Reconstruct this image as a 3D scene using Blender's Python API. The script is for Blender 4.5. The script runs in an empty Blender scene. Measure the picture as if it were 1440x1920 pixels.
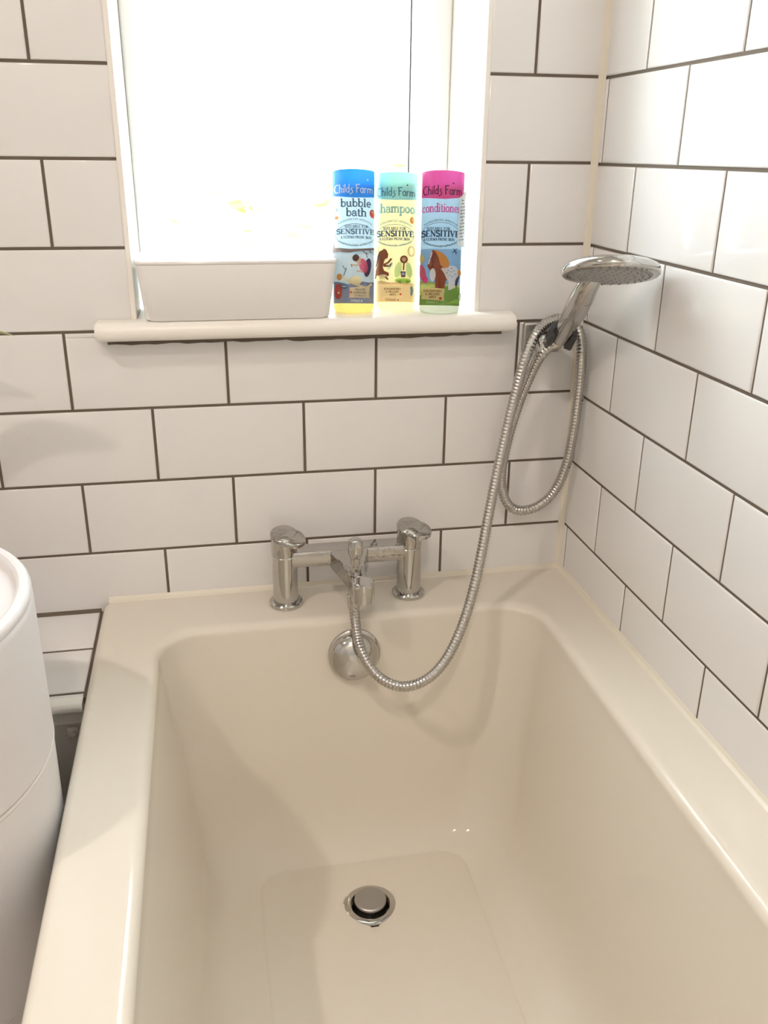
import bpy, bmesh, math, random
from mathutils import Vector, Matrix
R = math.radians
random.seed(4)
S = bpy.context.scene
COL = S.collection

# ---------------------------------------------------------------- camera
cam_d = bpy.data.cameras.new('camera')
cam = bpy.data.objects.new('camera', cam_d)
COL.objects.link(cam)
cam_d.sensor_fit = 'VERTICAL'
cam_d.sensor_height = 24.0
cam_d.lens = 24.0 * 1669.39 / 1920.0
cam_d.clip_start = 0.02
_x = Vector((0.981252, -0.1924676, 0.0100355))
_y = -Vector((-0.0631105, -0.3700817, -0.9268531))
_z = -Vector((0.1821032, 0.9088431, -0.3752902))
_m = Matrix((_x, _y, _z)).transposed().to_4x4()
_m.translation = (-0.52127, -1.19315, 0.52763)
cam.matrix_world = _m
S.camera = cam

# ---------------------------------------------------------------- sky, lamps, exposure
SKY_STRENGTH = 16.5
LAMP_POWER = (11.5, 10.5)
LAMP_COLOR = (1.0, 0.875, 0.79)
S.view_settings.view_transform = 'Standard'
S.view_settings.look = 'None'
S.view_settings.gamma = 1.0
S.view_settings.use_curve_mapping = False
S.view_settings.exposure = 0.0
world = bpy.data.worlds.new('overcast_sky')
S.world = world
world.use_nodes = True
world.node_tree.nodes['Background'].inputs['Color'].default_value = (0.84, 0.93, 1.0, 1)
world.node_tree.nodes['Background'].inputs['Strength'].default_value = SKY_STRENGTH
LAMPS = [(-1.50, -1.12), (-0.65, -1.80)]
CEIL = 1.78
FLOOR = -0.63
for i, (lx, ly) in enumerate(LAMPS):
    ld = bpy.data.lights.new('downlight_bulb', 'AREA')
    ld.shape = 'DISK'
    ld.size = 0.06
    ld.energy = LAMP_POWER[i]
    ld.color = LAMP_COLOR
    lo = bpy.data.objects.new('downlight_bulb', ld)
    lo.location = (lx, ly, CEIL - 0.012)
    COL.objects.link(lo)

# ---------------------------------------------------------------- materials
def mat(name, col, rough=0.5, metal=0.0, spec=0.5, coat=0.0, emit=None, bump=None, tint=None, trans=0.0):
    m = bpy.data.materials.new(name)
    m.use_nodes = True
    nt = m.node_tree
    b = nt.nodes['Principled BSDF']
    b.inputs['Base Color'].default_value = (*col, 1)
    b.inputs['Roughness'].default_value = rough
    b.inputs['Metallic'].default_value = metal
    b.inputs['Specular IOR Level'].default_value = spec
    b.inputs['Coat Weight'].default_value = coat
    b.inputs['Coat Roughness'].default_value = 0.03
    if emit:
        b.inputs['Emission Color'].default_value = (*emit[0], 1)
        b.inputs['Emission Strength'].default_value = emit[1]
    if bump or tint:
        tc = nt.nodes.new('ShaderNodeTexCoord')
    if tint:   # (scale, second colour): a faint mottling of the material itself
        n = nt.nodes.new('ShaderNodeTexNoise')
        n.inputs['Scale'].default_value = tint[0]
        n.inputs['Detail'].default_value = 4
        mx = nt.nodes.new('ShaderNodeMix')
        mx.data_type = 'RGBA'
        mx.inputs[6].default_value = (*col, 1)
        mx.inputs[7].default_value = (*tint[1], 1)
        nt.links.new(tc.outputs['Object'], n.inputs['Vector'])
        nt.links.new(n.outputs['Fac'], mx.inputs[0])
        nt.links.new(mx.outputs[2], b.inputs['Base Color'])
    if bump:   # (scale, strength, distance)
        n2 = nt.nodes.new('ShaderNodeTexNoise')
        n2.inputs['Scale'].default_value = bump[0]
        n2.inputs['Detail'].default_value = 3
        bp = nt.nodes.new('ShaderNodeBump')
        bp.inputs['Strength'].default_value = bump[1]
        bp.inputs['Distance'].default_value = bump[2]
        nt.links.new(tc.outputs['Object'], n2.inputs['Vector'])
        nt.links.new(n2.outputs['Fac'], bp.inputs['Height'])
        nt.links.new(bp.outputs['Normal'], b.inputs['Normal'])
    return m

def thin_mat(name, col, trans_fac, rough=0.4, gloss=0.06, tcol=None):
    """thin plastic that lets light through: diffuse + translucent + a little gloss"""
    m = bpy.data.materials.new(name)
    m.use_nodes = True
    nt = m.node_tree
    nt.nodes.clear()
    out = nt.nodes.new('ShaderNodeOutputMaterial')
    d = nt.nodes.new('ShaderNodeBsdfDiffuse')
    t = nt.nodes.new('ShaderNodeBsdfTranslucent')
    g = nt.nodes.new('ShaderNodeBsdfGlossy')
    d.inputs['Color'].default_value = (*col, 1)
    t.inputs['Color'].default_value = (*(tcol or col), 1)
    g.inputs['Roughness'].default_value = rough
    m1 = nt.nodes.new('ShaderNodeMixShader')
    m2 = nt.nodes.new('ShaderNodeMixShader')
    m1.inputs[0].default_value = trans_fac
    m2.inputs[0].default_value = gloss
    nt.links.new(d.outputs[0], m1.inputs[1])
    nt.links.new(t.outputs[0], m1.inputs[2])
    nt.links.new(m1.outputs[0], m2.inputs[1])
    nt.links.new(g.outputs[0], m2.inputs[2])
    nt.links.new(m2.outputs[0], out.inputs[0])
    return m

def pane_mat():
    m = bpy.data.materials.new('window_glass')
    m.use_nodes = True
    nt = m.node_tree
    nt.nodes.clear()
    out = nt.nodes.new('ShaderNodeOutputMaterial')
    t = nt.nodes.new('ShaderNodeBsdfTransparent')
    t.inputs['Color'].default_value = (0.97, 0.98, 0.97, 1)
    g = nt.nodes.new('ShaderNodeBsdfGlossy')
    g.inputs['Roughness'].default_value = 0.02
    f = nt.nodes.new('ShaderNodeLayerWeight')      # Schlick reflectance, the same on both faces of the pane
    f.inputs['Blend'].default_value = 0.5
    pw = nt.nodes.new('ShaderNodeMath')
    pw.operation = 'POWER'
    pw.inputs[1].default_value = 5.0
    ma = nt.nodes.new('ShaderNodeMath')
    ma.operation = 'MULTIPLY_ADD'
    ma.inputs[1].default_value = 0.95
    ma.inputs[2].default_value = 0.04
    mx = nt.nodes.new('ShaderNodeMixShader')
    nt.links.new(f.outputs['Facing'], pw.inputs[0])
    nt.links.new(pw.outputs[0], ma.inputs[0])
    nt.links.new(ma.outputs[0], mx.inputs[0])
    nt.links.new(t.outputs[0], mx.inputs[1])
    nt.links.new(g.outputs[0], mx.inputs[2])
    nt.links.new(mx.outputs[0], out.inputs[0])
    return m

M = {}
M['tile'] = mat('white_glazed_tile', (0.84, 0.825, 0.81), 0.10, bump=(5, 0.10, 0.002))
M['grout'] = mat('dark_grout', (0.150, 0.118, 0.088), 0.9, bump=(300, 0.3, 0.001))
M['silicone'] = mat('cream_silicone', (0.80, 0.74, 0.62), 0.35)
M['acrylic'] = mat('white_acrylic', (0.785, 0.725, 0.625), 0.09, spec=0.25)
M['paint'] = mat('white_wall_paint', (0.80, 0.775, 0.73), 0.6, bump=(60, 0.1, 0.001))
M['gloss_paint'] = mat('white_gloss_paint', (0.92, 0.885, 0.82), 0.28, bump=(25, 0.15, 0.002))
M['upvc'] = mat('white_window_plastic', (0.90, 0.90, 0.89), 0.25)
M['gasket'] = mat('dark_gasket', (0.05, 0.05, 0.045), 0.6)
M['chrome'] = mat('chrome', (0.55, 0.54, 0.52), 0.10, metal=1.0)
M['wet_chrome'] = mat('wet_chrome', (0.49, 0.475, 0.45), 0.11, metal=1.0, bump=(55, 0.55, 0.0022))
M['hose'] = mat('hose_chrome', (0.50, 0.485, 0.46), 0.2, metal=1.0)
M['satin'] = mat('satin_steel', (0.42, 0.40, 0.38), 0.4, metal=0.8)
M['dark'] = mat('black_plastic', (0.03, 0.032, 0.036), 0.35)
M['drain_dark'] = mat('drain_interior', (0.02, 0.02, 0.02), 0.4)
M['nozzle_plate'] = mat('grey_spray_plate', (0.34, 0.335, 0.33), 0.35)
M['bin'] = mat('white_bin_plastic', (0.80, 0.78, 0.78), 0.35)
M['bin_band'] = mat('pale_seam', (0.86, 0.84, 0.80), 0.4)
M['box'] = mat('white_box_plastic', (0.90, 0.875, 0.85), 0.30)
M['box_lid'] = mat('white_glossy_lid', (0.82, 0.80, 0.78), 0.12)
M['plate'] = mat('satin_chrome', (0.55, 0.53, 0.50), 0.32, metal=1.0)
M['panel_paint'] = mat('grey_painted_board', (0.78, 0.72, 0.65), 0.6)
M['floor_tile'] = mat('grey_floor_tile', (0.10, 0.095, 0.09), 0.4, tint=(8, (0.14, 0.13, 0.12)))
M['door_paint'] = mat('white_door_paint', (0.70, 0.67, 0.62), 0.4)
M['brass'] = mat('brushed_handle', (0.55, 0.52, 0.48), 0.3, metal=1.0)
M['leaf'] = mat('green_leaf', (0.24, 0.28, 0.075), 0.45, tint=(60, (0.17, 0.22, 0.05)))
M['leaf_edge'] = mat('cream_leaf_margin', (0.72, 0.70, 0.50), 0.45)
M['pot'] = mat('terracotta_pot', (0.45, 0.22, 0.12), 0.7)
M['soil'] = mat('potting_soil', (0.05, 0.035, 0.025), 0.95, bump=(120, 0.8, 0.004))
M['hedge'] = mat('pale_sunlit_foliage', (0.62, 0.62, 0.22), 0.8, tint=(3, (0.50, 0.52, 0.12)))
M['ground'] = mat('pale_paving', (0.70, 0.69, 0.64), 0.9)
M['lamp_lens'] = mat('lit_lamp_lens', (0.9, 0.85, 0.75), 0.4, emit=(LAMP_COLOR, 6.0))
M['glass'] = pane_mat()

# ---------------------------------------------------------------- helpers
def link(name, bm, mats, parent=None, smooth=True, angle=35, loc=None):
    me = bpy.data.meshes.new(name)
    bmesh.ops.remove_doubles(bm, verts=bm.verts, dist=1e-6)
    bm.normal_update()
    bm.to_mesh(me)
    bm.free()
    for m in (mats if isinstance(mats, (list, tuple)) else [mats]):
        me.materials.append(m)
    if smooth:
        me.shade_smooth()
        try:
            me.set_sharp_from_angle(angle=R(angle))
        except Exception:
            pass
    o = bpy.data.objects.new(name, me)
    COL.objects.link(o)
    if parent is not None:
        o.parent = parent
        o.matrix_parent_inverse = parent.matrix_world.inverted()
    if loc:
        o.location = loc
    return o

def tag(o, label=None, cat=None, group=None, kind=None):
    for k, v in (('label', label), ('category', cat), ('group', group), ('kind', kind)):
        if v:
            o[k] = v
    return o

def empty(name, loc, label, cat, group=None):
    o = bpy.data.objects.new(name, None)
    o.location = loc
    o.empty_display_size = 0.02
    COL.objects.link(o)
    o.matrix_world = Matrix.Translation(Vector(loc))
    return tag(o, label, cat, group)

def struct(o, label=None, cat=None):
    return tag(o, label, cat, kind='structure')

def add_box(bm, x0, x1, y0, y1, z0, z1, bevel=0.0, seg=2, mi=0):
    ret = bmesh.ops.create_cube(bm, size=1.0)
    vs = ret['verts']
    bmesh.ops.scale(bm, vec=(x1 - x0, y1 - y0, z1 - z0), verts=vs)
    bmesh.ops.translate(bm, vec=((x0 + x1) / 2, (y0 + y1) / 2, (z0 + z1) / 2), verts=vs)
    fs = list({f for v in vs for f in v.link_faces})
    for f in fs:
        f.material_index = mi
    if bevel > 0:
        es = list({e for v in vs for e in v.link_edges})
        r = bmesh.ops.bevel(bm, geom=es, offset=bevel, segments=seg, profile=0.5, affect='EDGES')
        for f in r['faces']:
            f.material_index = mi

def frame_to(axis, up=None):
    """matrix whose Z column is axis"""
    a = Vector(axis).normalized()
    u = Vector(up) if up else (Vector((0, 0, 1)) if abs(a.z) < 0.95 else Vector((1, 0, 0)))
    x = u.cross(a).normalized()
    y = a.cross(x)
    return Matrix((x, y, a)).transposed()

def add_lathe(bm, prof, n=48, origin=(0, 0, 0), axis=(0, 0, 1), mi=0, close_top=True, close_bot=True):
    """prof: list of (radius, height along the axis)"""
    F = frame_to(axis)
    o = Vector(origin)
    rings = []
    for r, h in prof:
        if r < 1e-7:
            rings.append([bm.verts.new(o + F @ Vector((0, 0, h)))])
        else:
            rings.append([bm.verts.new(o + F @ Vector((r * math.cos(2 * math.pi * i / n), r * math.sin(2 * math.pi * i / n), h))) for i in range(n)])
    for a, b in zip(rings, rings[1:]):
        for i in range(n):
            j = (i + 1) % n
            if len(a) == 1 and len(b) == 1:
                continue
            if len(a) == 1:
                f = bm.faces.new((a[0], b[j], b[i]))
            elif len(b) == 1:
                f = bm.faces.new((a[i], a[j], b[0]))
            else:
                f = bm.faces.new((a[i], a[j], b[j], b[i]))
            f.material_index = mi
    if close_bot and len(rings[0]) > 1:
        bm.faces.new(list(reversed(rings[0]))).material_index = mi
    if close_top and len(rings[-1]) > 1:
        bm.faces.new(rings[-1]).material_index = mi

def catmull(pts, step):
    P = [Vector(p) for p in pts]
    P = [2 * P[0] - P[1]] + P + [2 * P[-1] - P[-2]]
    dense = []
    for i in range(1, len(P) - 2):
        for k in range(24):
            t = k / 24
            a, b, c, d = P[i - 1], P[i], P[i + 1], P[i + 2]
            dense.append(0.5 * ((2 * b) + (c - a) * t + (2 * a - 5 * b + 4 * c - d) * t * t + (3 * b - a - 3 * c + d) * t ** 3))
    dense.append(P[-2])
    out = [dense[0]]
    acc = 0.0
    for a, b in zip(dense, dense[1:]):
        L = (b - a).length
        while acc + L >= step:
            f = (step - acc) / L
            a = a.lerp(b, f)
            out.append(a)
            L = (b - a).length
            acc = 0.0
        acc += L
    return out

def add_sweep(bm, pts, radii, n=14, caps=True, mi=0, flat=None):
    """tube along pts with a radius per point (parallel transport); flat=(sx, sy) squashes the section"""
    T = []
    for i in range(len(pts)):
        a = pts[max(i - 1, 0)]
        b = pts[min(i + 1, len(pts) - 1)]
        T.append((b - a).normalized())
    u = Vector((1, 0, 0)) if abs(T[0].x) < 0.9 else Vector((0, 1, 0))
    u = (u - T[0] * u.dot(T[0])).normalized()
    rings = []
    for i, p in enumerate(pts):
        u = (u - T[i] * u.dot(T[i])).normalized()
        v = T[i].cross(u)
        r = radii[i] if hasattr(radii, '__len__') else radii
        sx, sy = flat if flat else (1, 1)
        rings.append([bm.verts.new(p + u * (r * sx * math.cos(2 * math.pi * k / n)) + v * (r * sy * math.sin(2 * math.pi * k / n))) for k in range(n)])
    for a, b in zip(rings, rings[1:]):
        for k in range(n):
            bm.faces.new((a[k], a[(k + 1) % n], b[(k + 1) % n], b[k])).material_index = mi
    if caps:
        bm.faces.new(list(reversed(rings[0]))).material_index = mi
        bm.faces.new(rings[-1]).material_index = mi

def rrect(x0, x1, y0, y1, r, z, n=10):
    """rounded rectangle, anticlockwise from the +x +y corner"""
    out = []
    for cx, cy, a0 in ((x1 - r, y1 - r, 0), (x0 + r, y1 - r, 90), (x0 + r, y0 + r, 180), (x1 - r, y0 + r, 270)):
        for k in range(n + 1):
            a = R(a0 + 90 * k / n)
            out.append((cx + r * math.cos(a), cy + r * math.sin(a), z))
    return out

def loft(bm, loops, mi=0, flip=False, cap_end=False, cap_start=False):
    rings = [[bm.verts.new(p) for p in L] for L in loops]
    n = len(rings[0])
    for a, b in zip(rings, rings[1:]):
        for i in range(n):
            j = (i + 1) % n
            q = (a[i], a[j], b[j], b[i])
            bm.faces.new(q[::-1] if flip else q).material_index = mi
    if cap_end:
        bm.faces.new(rings[-1][::-1] if flip else rings[-1]).material_index = mi
    if cap_start:
        bm.faces.new(rings[0] if flip else rings[0][::-1]).material_index = mi
    return rings

def add_prism(bm, poly, y0, y1, mi=0):
    """poly of (x, z) pushed from y0 to y1"""
    a = [bm.verts.new((x, y0, z)) for x, z in poly]
    b = [bm.verts.new((x, y1, z)) for x, z in poly]
    n = len(poly)
    fs = [bm.faces.new(a), bm.faces.new(b[::-1])]
    for i in range(n):
        j = (i + 1) % n
        fs.append(bm.faces.new((a[j], a[i], b[i], b[j])))
    for f in fs:
        f.material_index = mi
    bmesh.ops.recalc_face_normals(bm, faces=fs)

# ---------------------------------------------------------------- the room
TW, TH = 0.203, 0.10322        # tile pitch
JOINT = 0.0036
WX0, WX1, WZ0, WZ1 = -0.615, -0.1525, 0.302, 1.36   # hole in the tiling for the window
ROOM_X, ROOM_Y = -2.30, -2.10

def tile_rects(u0, u1, z0, z1, joint_even, joint_odd, zoff, hole=None):
    """clipped running-bond tiles in wall coordinates"""
    out = []
    n0, n1 = math.floor((z0 - zoff) / TH), math.ceil((z1 - zoff) / TH)
    for n in range(n0, n1):
        za, zb = zoff + n * TH + JOINT / 2, zoff + (n + 1) * TH - JOINT / 2
        base = joint_even if n % 2 == 0 else joint_odd
        k0 = math.floor((u0 - base) / TW) - 1
        for k in range(k0, k0 + int((u1 - u0) / TW) + 4):
            ua, ub = base + k * TW + JOINT / 2, base + (k + 1) * TW - JOINT / 2
            a, b, c, d = max(ua, u0), min(ub, u1), max(za, z0), min(zb, z1)
            if b - a < 0.003 or d - c < 0.003:
                continue
            if hole and b > hole[0] and a < hole[1] and d > hole[2] and c < hole[3]:
                if c < hole[2] - 0.004:
                    out.append((a, b, c, hole[2]))
                if d > hole[3] + 0.004:
                    out.append((a, b, hole[3], d))
                c2, d2 = max(c, hole[2]), min(d, hole[3])
                if hole[0] - a > 0.003:
                    out.append((a, hole[0], c2, d2))
                if b - hole[1] > 0.003:
                    out.append((hole[1], b, c2, d2))
                continue
            out.append((a, b, c, d))
    return out

def tiled(bm, rects, place, thick=0.0022):
    """each tile: a softly pillowed slab standing proud of the grout; place(u, v, depth) -> point"""
    e1, e2 = 0.0007, 0.0024
    for a, b, c, d in rects:
        loops = []
        for inset, h in ((0.0, thick), (0.0, 0.0010), (e1, 0.0003), (e2, 0.0)):
            if b - a < 2.2 * inset or d - c < 2.2 * inset:
                inset = 0.45 * min(b - a, d - c)
            loops.append([bm.verts.new(place(u, v, h)) for u, v in ((a + inset, c + inset), (b - inset, c + inset), (b - inset, d - inset), (a + inset, d - inset))])
        fs = []
        for p, q in zip(loops, loops[1:]):
            for i in range(4):
                j = (i + 1) % 4
                fs.append(bm.faces.new((p[i], p[j], q[j], q[i])))
        fs.append(bm.faces.new(loops[-1]))
        for f in fs:
            f.material_index = 0

JE = -3.4554 * TW       # full joints of the back wall (even courses)
# back wall: grout bed made of four slabs round the window hole, tiles on its face
bm = bmesh.new()
G = 0.0015
for x0, x1, z0, z1 in ((ROOM_X, WX0, FLOOR, CEIL), (WX1, 0.06, FLOOR, CEIL), (WX0, WX1, FLOOR, WZ0), (WX0, WX1, WZ1, CEIL)):
    add_box(bm, x0, x1, G, 0.26, z0, z1, mi=1)
tiled(bm, tile_rects(ROOM_X, -0.004, FLOOR, CEIL, JE, JE + TW / 2, 0.0, (WX0, WX1, WZ0, WZ1)), lambda u, v, h: (u, h, v))
struct(link('wall_back', bm, [M['tile'], M['grout']], angle=50), 'back wall of large white running-bond tiles with dark grout round the window', 'wall')
# right wall
bm = bmesh.new()
add_box(bm, G, 0.12, ROOM_Y, 0.0, FLOOR, CEIL, mi=1)
tiled(bm, tile_rects(0.004, -ROOM_Y, FLOOR, CEIL, 0.0163 + TW / 2, 0.0163, -0.0013), lambda u, v, h: (h, -u, v))
bmesh.ops.recalc_face_normals(bm, faces=bm.faces[:])
struct(link('wall_right', bm, [M['tile'], M['grout']], angle=50), 'right wall of large white running-bond tiles beside the bath', 'wall')
# plain walls, floor, ceiling behind the camera
for nm, bx, m in (('wall_left', (ROOM_X - 0.1, ROOM_X, ROOM_Y - 0.1, 0.26, FLOOR, CEIL), M['paint']),
                  ('ceiling', (ROOM_X - 0.1, 0.12, ROOM_Y - 0.1, 0.26, CEIL, CEIL + 0.1), M['paint']),
                  ('floor', (ROOM_X - 0.1, 0.12, ROOM_Y - 0.1, 0.26, FLOOR - 0.1, FLOOR), M['floor_tile'])):
    bm = bmesh.new()
    add_box(bm, *bx)
    struct(link(nm, bm, m, smooth=False))
bm = bmesh.new()
DX0, DX1, DZ = -1.62, -0.86, FLOOR + 1.98
for x0, x1, z0, z1 in ((ROOM_X, DX0, FLOOR, CEIL), (DX1, 0.12, FLOOR, CEIL), (DX0, DX1, DZ, CEIL)):
    add_box(bm, x0, x1, ROOM_Y - 0.1, ROOM_Y, z0, z1)
struct(link('wall_front', bm, M['paint'], smooth=False))
bm = bmesh.new()
add_box(bm, DX0 + 0.003, DX1 - 0.003, ROOM_Y - 0.07, ROOM_Y - 0.03, FLOOR + 0.004, DZ - 0.003, bevel=0.002)
for z0, z1 in ((FLOOR + 0.2, FLOOR + 0.9), (FLOOR + 1.05, FLOOR + 1.82)):
    for x0, x1 in ((DX0 + 0.1, -1.27), (-1.21, DX1 - 0.1)):
        add_box(bm, x0, x1, ROOM_Y - 0.04, ROOM_Y - 0.022, z0, z1, bevel=0.008)
door = struct(link('door_1', bm, M['door_paint']), 'white panelled door behind the camera', 'door')
bm = bmesh.new()
add_lathe(bm, [(0.02, 0), (0.02, 0.008), (0.009, 0.012), (0.009, 0.045)], 24, (DX1 - 0.06, ROOM_Y - 0.03, FLOOR + 1.0), (0, 1, 0))
add_sweep(bm, [Vector((DX1 - 0.06, ROOM_Y + 0.012, FLOOR + 1.0)), Vector((DX1 - 0.17, ROOM_Y + 0.012, FLOOR + 1.0))], 0.008)
link('door_handle', bm, M['brass'], door)

# ---- window
bm = bmesh.new()
RX0, RX1, RZ0, RZ1, RY = -0.6085, -0.1590, 0.325, 1.352, 0.166   # plastered reveal and plane of the frame
for x0, x1, z0, z1 in ((WX0 - 0.0005, RX0, 0.302, WZ1), (RX1, WX1 + 0.0005, 0.302, WZ1), (RX0, RX1, RZ1, WZ1 + 0.001)):
    add_box(bm, x0, x1, -0.0012, 0.262, z0, z1, bevel=0.0014, seg=2)
struct(link('trim_1', bm, M['gloss_paint'], smooth=False), 'white painted reveal lining the window opening', 'trim')
win = empty('window_1', (-0.38, 0.19, 0.325), 'white plastic framed window with overexposed daylight behind', 'window')
win['kind'] = 'structure'
bm = bmesh.new()
FW = 0.030
for x0, x1, z0, z1 in ((RX0, RX0 + FW, RZ0, RZ1), (RX1 - FW, RX1, RZ0, RZ1), (RX0 + FW, RX1 - FW, RZ0, RZ0 + FW), (RX0 + FW, RX1 - FW, RZ1 - FW, RZ1)):
    add_box(bm, x0, x1, RY, RY + 0.065, z0, z1, bevel=0.003)
link('window_frame', bm, M['upvc'], win, smooth=False)
bm = bmesh.new()
SX0, SX1, SZ0, SZ1 = RX0 + FW - 0.006, RX1 - FW + 0.006, RZ0 + FW - 0.006, RZ1 - FW + 0.006
SW = 0.030
for x0, x1, z0, z1 in ((SX0, SX0 + SW - 0.014, SZ0, SZ1), (SX1 - SW, SX1, SZ0, SZ1), (SX0 + SW - 0.014, SX1 - SW, SZ0, SZ0 + SW), (SX0 + SW - 0.014, SX1 - SW, SZ1 - SW, SZ1)):
    add_box(bm, x0, x1, RY - 0.008, RY + 0.05, z0, z1, bevel=0.004)
link('sash', bm, M['upvc'], win, smooth=False)
bm = bmesh.new()
GX0, GX1, GZ0, GZ1 = SX0 + SW - 0.014, SX1 - SW, SZ0 + SW, SZ1 - SW
for x0, x1, z0, z1 in ((GX1 - 0.0018, GX1, GZ0, GZ1), (GX0, GX1, GZ1 - 0.0018, GZ1)):
    add_box(bm, x0, x1, RY + 0.0185, RY + 0.0218, z0, z1)
tag(link('gasket', bm, M['gasket'], win), 'thin dark gasket')
bm = bmesh.new()
add_box(bm, GX0 - 0.004, GX1 + 0.004, RY + 0.022, RY + 0.026, GZ0 - 0.004, GZ1 + 0.004)
tag(link('pane', bm, M['glass'], win, smooth=False), 'clear glass pane')
# outside: paving and pale bushes beyond the glass
bm = bmesh.new()
add_box(bm, -8, 8, 0.30, 14, -0.95, -0.75)
struct(link('ground', bm, M['ground'], smooth=False), 'pale paving outside the window', 'ground')
def bush(x, y, z0, r, h, label):
    bm = bmesh.new()
    for _ in range(260):
        a, q = random.uniform(0, 2 * math.pi), random.uniform(-1, 1)
        k = random.uniform(0.75, 1.05)
        s = math.sqrt(1 - q * q)
        c = Vector((x + r * k * s * math.cos(a), y + r * k * s * math.sin(a), z0 + h / 2 + h / 2 * k * q))
        F = frame_to((random.uniform(-1, 1), random.uniform(-1, 1), random.uniform(-1, 1)))
        L = random.uniform(0.07, 0.13)
        vs = [bm.verts.new(c + F @ Vector(p)) for p in ((-L, 0, 0), (0, -L * 0.45, L * 0.2), (L, 0, 0), (0, L * 0.45, L * 0.2))]
        bm.faces.new(vs)
    ret = bmesh.ops.create_icosphere(bm, subdivisions=3, radius=1.0)
    for v in ret['verts']:
        v.co = Vector((x + v.co.x * r * 0.85, y + v.co.y * r * 0.85, z0 + h / 2 + v.co.z * h * 0.45))
    o = link('garden_bush', bm, M['hedge'], smooth=False)
    return tag(o, label, 'bush', 'bushes outside the window')
bush(-0.75, 4.2, -0.78, 0.75, 1.20, 'pale overexposed bush outside the window, behind the white box')
bush(0.85, 4.8, -0.78, 0.80, 1.32, 'pale overexposed bush outside the window, behind the bottles')

# ---- window sill board with horns
bm = bmesh.new()
prof = [(0.166, 0.3015), (-0.024, 0.3010), (-0.030, 0.3025), (-0.0335, 0.3065), (-0.0345, 0.3135), (-0.0328, 0.3195), (-0.0285, 0.3238), (-0.022, 0.3250), (0.166, 0.3250)]
def sill_piece(x0, x1, y_back):
    a = [bm.verts.new((x0, min(y, y_back), z)) for y, z in prof]
    b = [bm.verts.new((x1, min(y, y_back), z)) for y, z in prof]
    bm.faces.new(a); bm.faces.new(b[::-1])
    for i in range(len(prof)):
        j = (i + 1) % len(prof)
        bm.faces.new((a[j], a[i], b[i], b[j]))
sill_piece(-0.6595, -0.1072, -0.0012)
bmesh.ops.bevel(bm, geom=[e for e in bm.edges if abs(e.verts[0].co.x - e.verts[1].co.x) < 1e-5 and e.verts[0].co.y < -0.01], offset=0.0025, segments=2, affect='EDGES')
add_box(bm, RX0 + 0.0002, RX1 - 0.0002, -0.004, 0.166, 0.3015, 0.3249)
bmesh.ops.recalc_face_normals(bm, faces=bm.faces[:])
struct(link('trim_2', bm, M['gloss_paint'], angle=50), 'cream painted window sill board with rounded nose', 'window sill')
# ragged dark gap under the sill
bm = bmesh.new()
xs = [-0.648 + 0.01 * i for i in range(54)]
lo = [0.2912 + 0.0005 * math.sin(i * 1.7) + (0.0007 if i % 7 < 3 else 0) + (0.0016 if i > 45 else 0) + (0.0010 if i < 24 else 0) for i in range(54)]
for i in range(53):
    q = [(xs[i], -0.0022, lo[i]), (xs[i + 1], -0.0022, lo[i + 1]), (xs[i + 1], -0.0022, 0.3016), (xs[i], -0.0022, 0.3016)]
    f = [bm.verts.new(p) for p in q]
    b = [bm.verts.new((p[0], 0.0005, p[2])) for p in q]
    bm.faces.new(f)
    bm.faces.new((f[0], b[0], b[1], f[1]))
struct(link('trim_3', bm, M['grout'], smooth=False), 'dark ragged joint under the window sill', 'trim')

# ---- silicone beads
def bead(name, p0, p1, n1, n2, r, label, m='silicone', cat='sealant'):
    """quarter-round fillet between two faces with outward normals n1, n2"""
    p0, p1, n1, n2 = Vector(p0), Vector(p1), Vector(n1), Vector(n2)
    bm = bmesh.new()
    sec = [Vector((0, 0, 0)), n1 * r] + [n1 * r + n2 * r - (n2 * math.cos(R(a)) + n1 * math.sin(R(a))) * r * 0.86 for a in (10, 30, 45, 60, 80)] + [n2 * r]
    A = [bm.verts.new(p0 + s) for s in sec]
    B = [bm.verts.new(p1 + s) for s in sec]
    k = len(sec)
    for i in range(k):
        bm.faces.new((A[i], A[(i + 1) % k], B[(i + 1) % k], B[i]))
    bm.faces.new(A); bm.faces.new(B)
    bmesh.ops.recalc_face_normals(bm, faces=bm.faces[:])
    struct(link(name, bm, M[m], angle=70), label, cat)
DECK = -0.076
bead('trim_4', (0.0, 0.0, DECK), (0.0, 0.0, CEIL), (-1, 0, 0), (0, -1, 0), 0.0075, 'cream silicone bead up the corner of the tiled walls')
bead('trim_5', (-0.684, 0.0, DECK), (0.0, 0.0, DECK), (0, 0, 1), (0, -1, 0), 0.0065, 'cream silicone bead along the tap end of the bath')
bead('trim_6', (0.0, 0.0, DECK), (0.0, -1.70, DECK), (0, 0, 1), (-1, 0, 0), 0.0065, 'cream silicone bead along the right edge of the bath')

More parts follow.
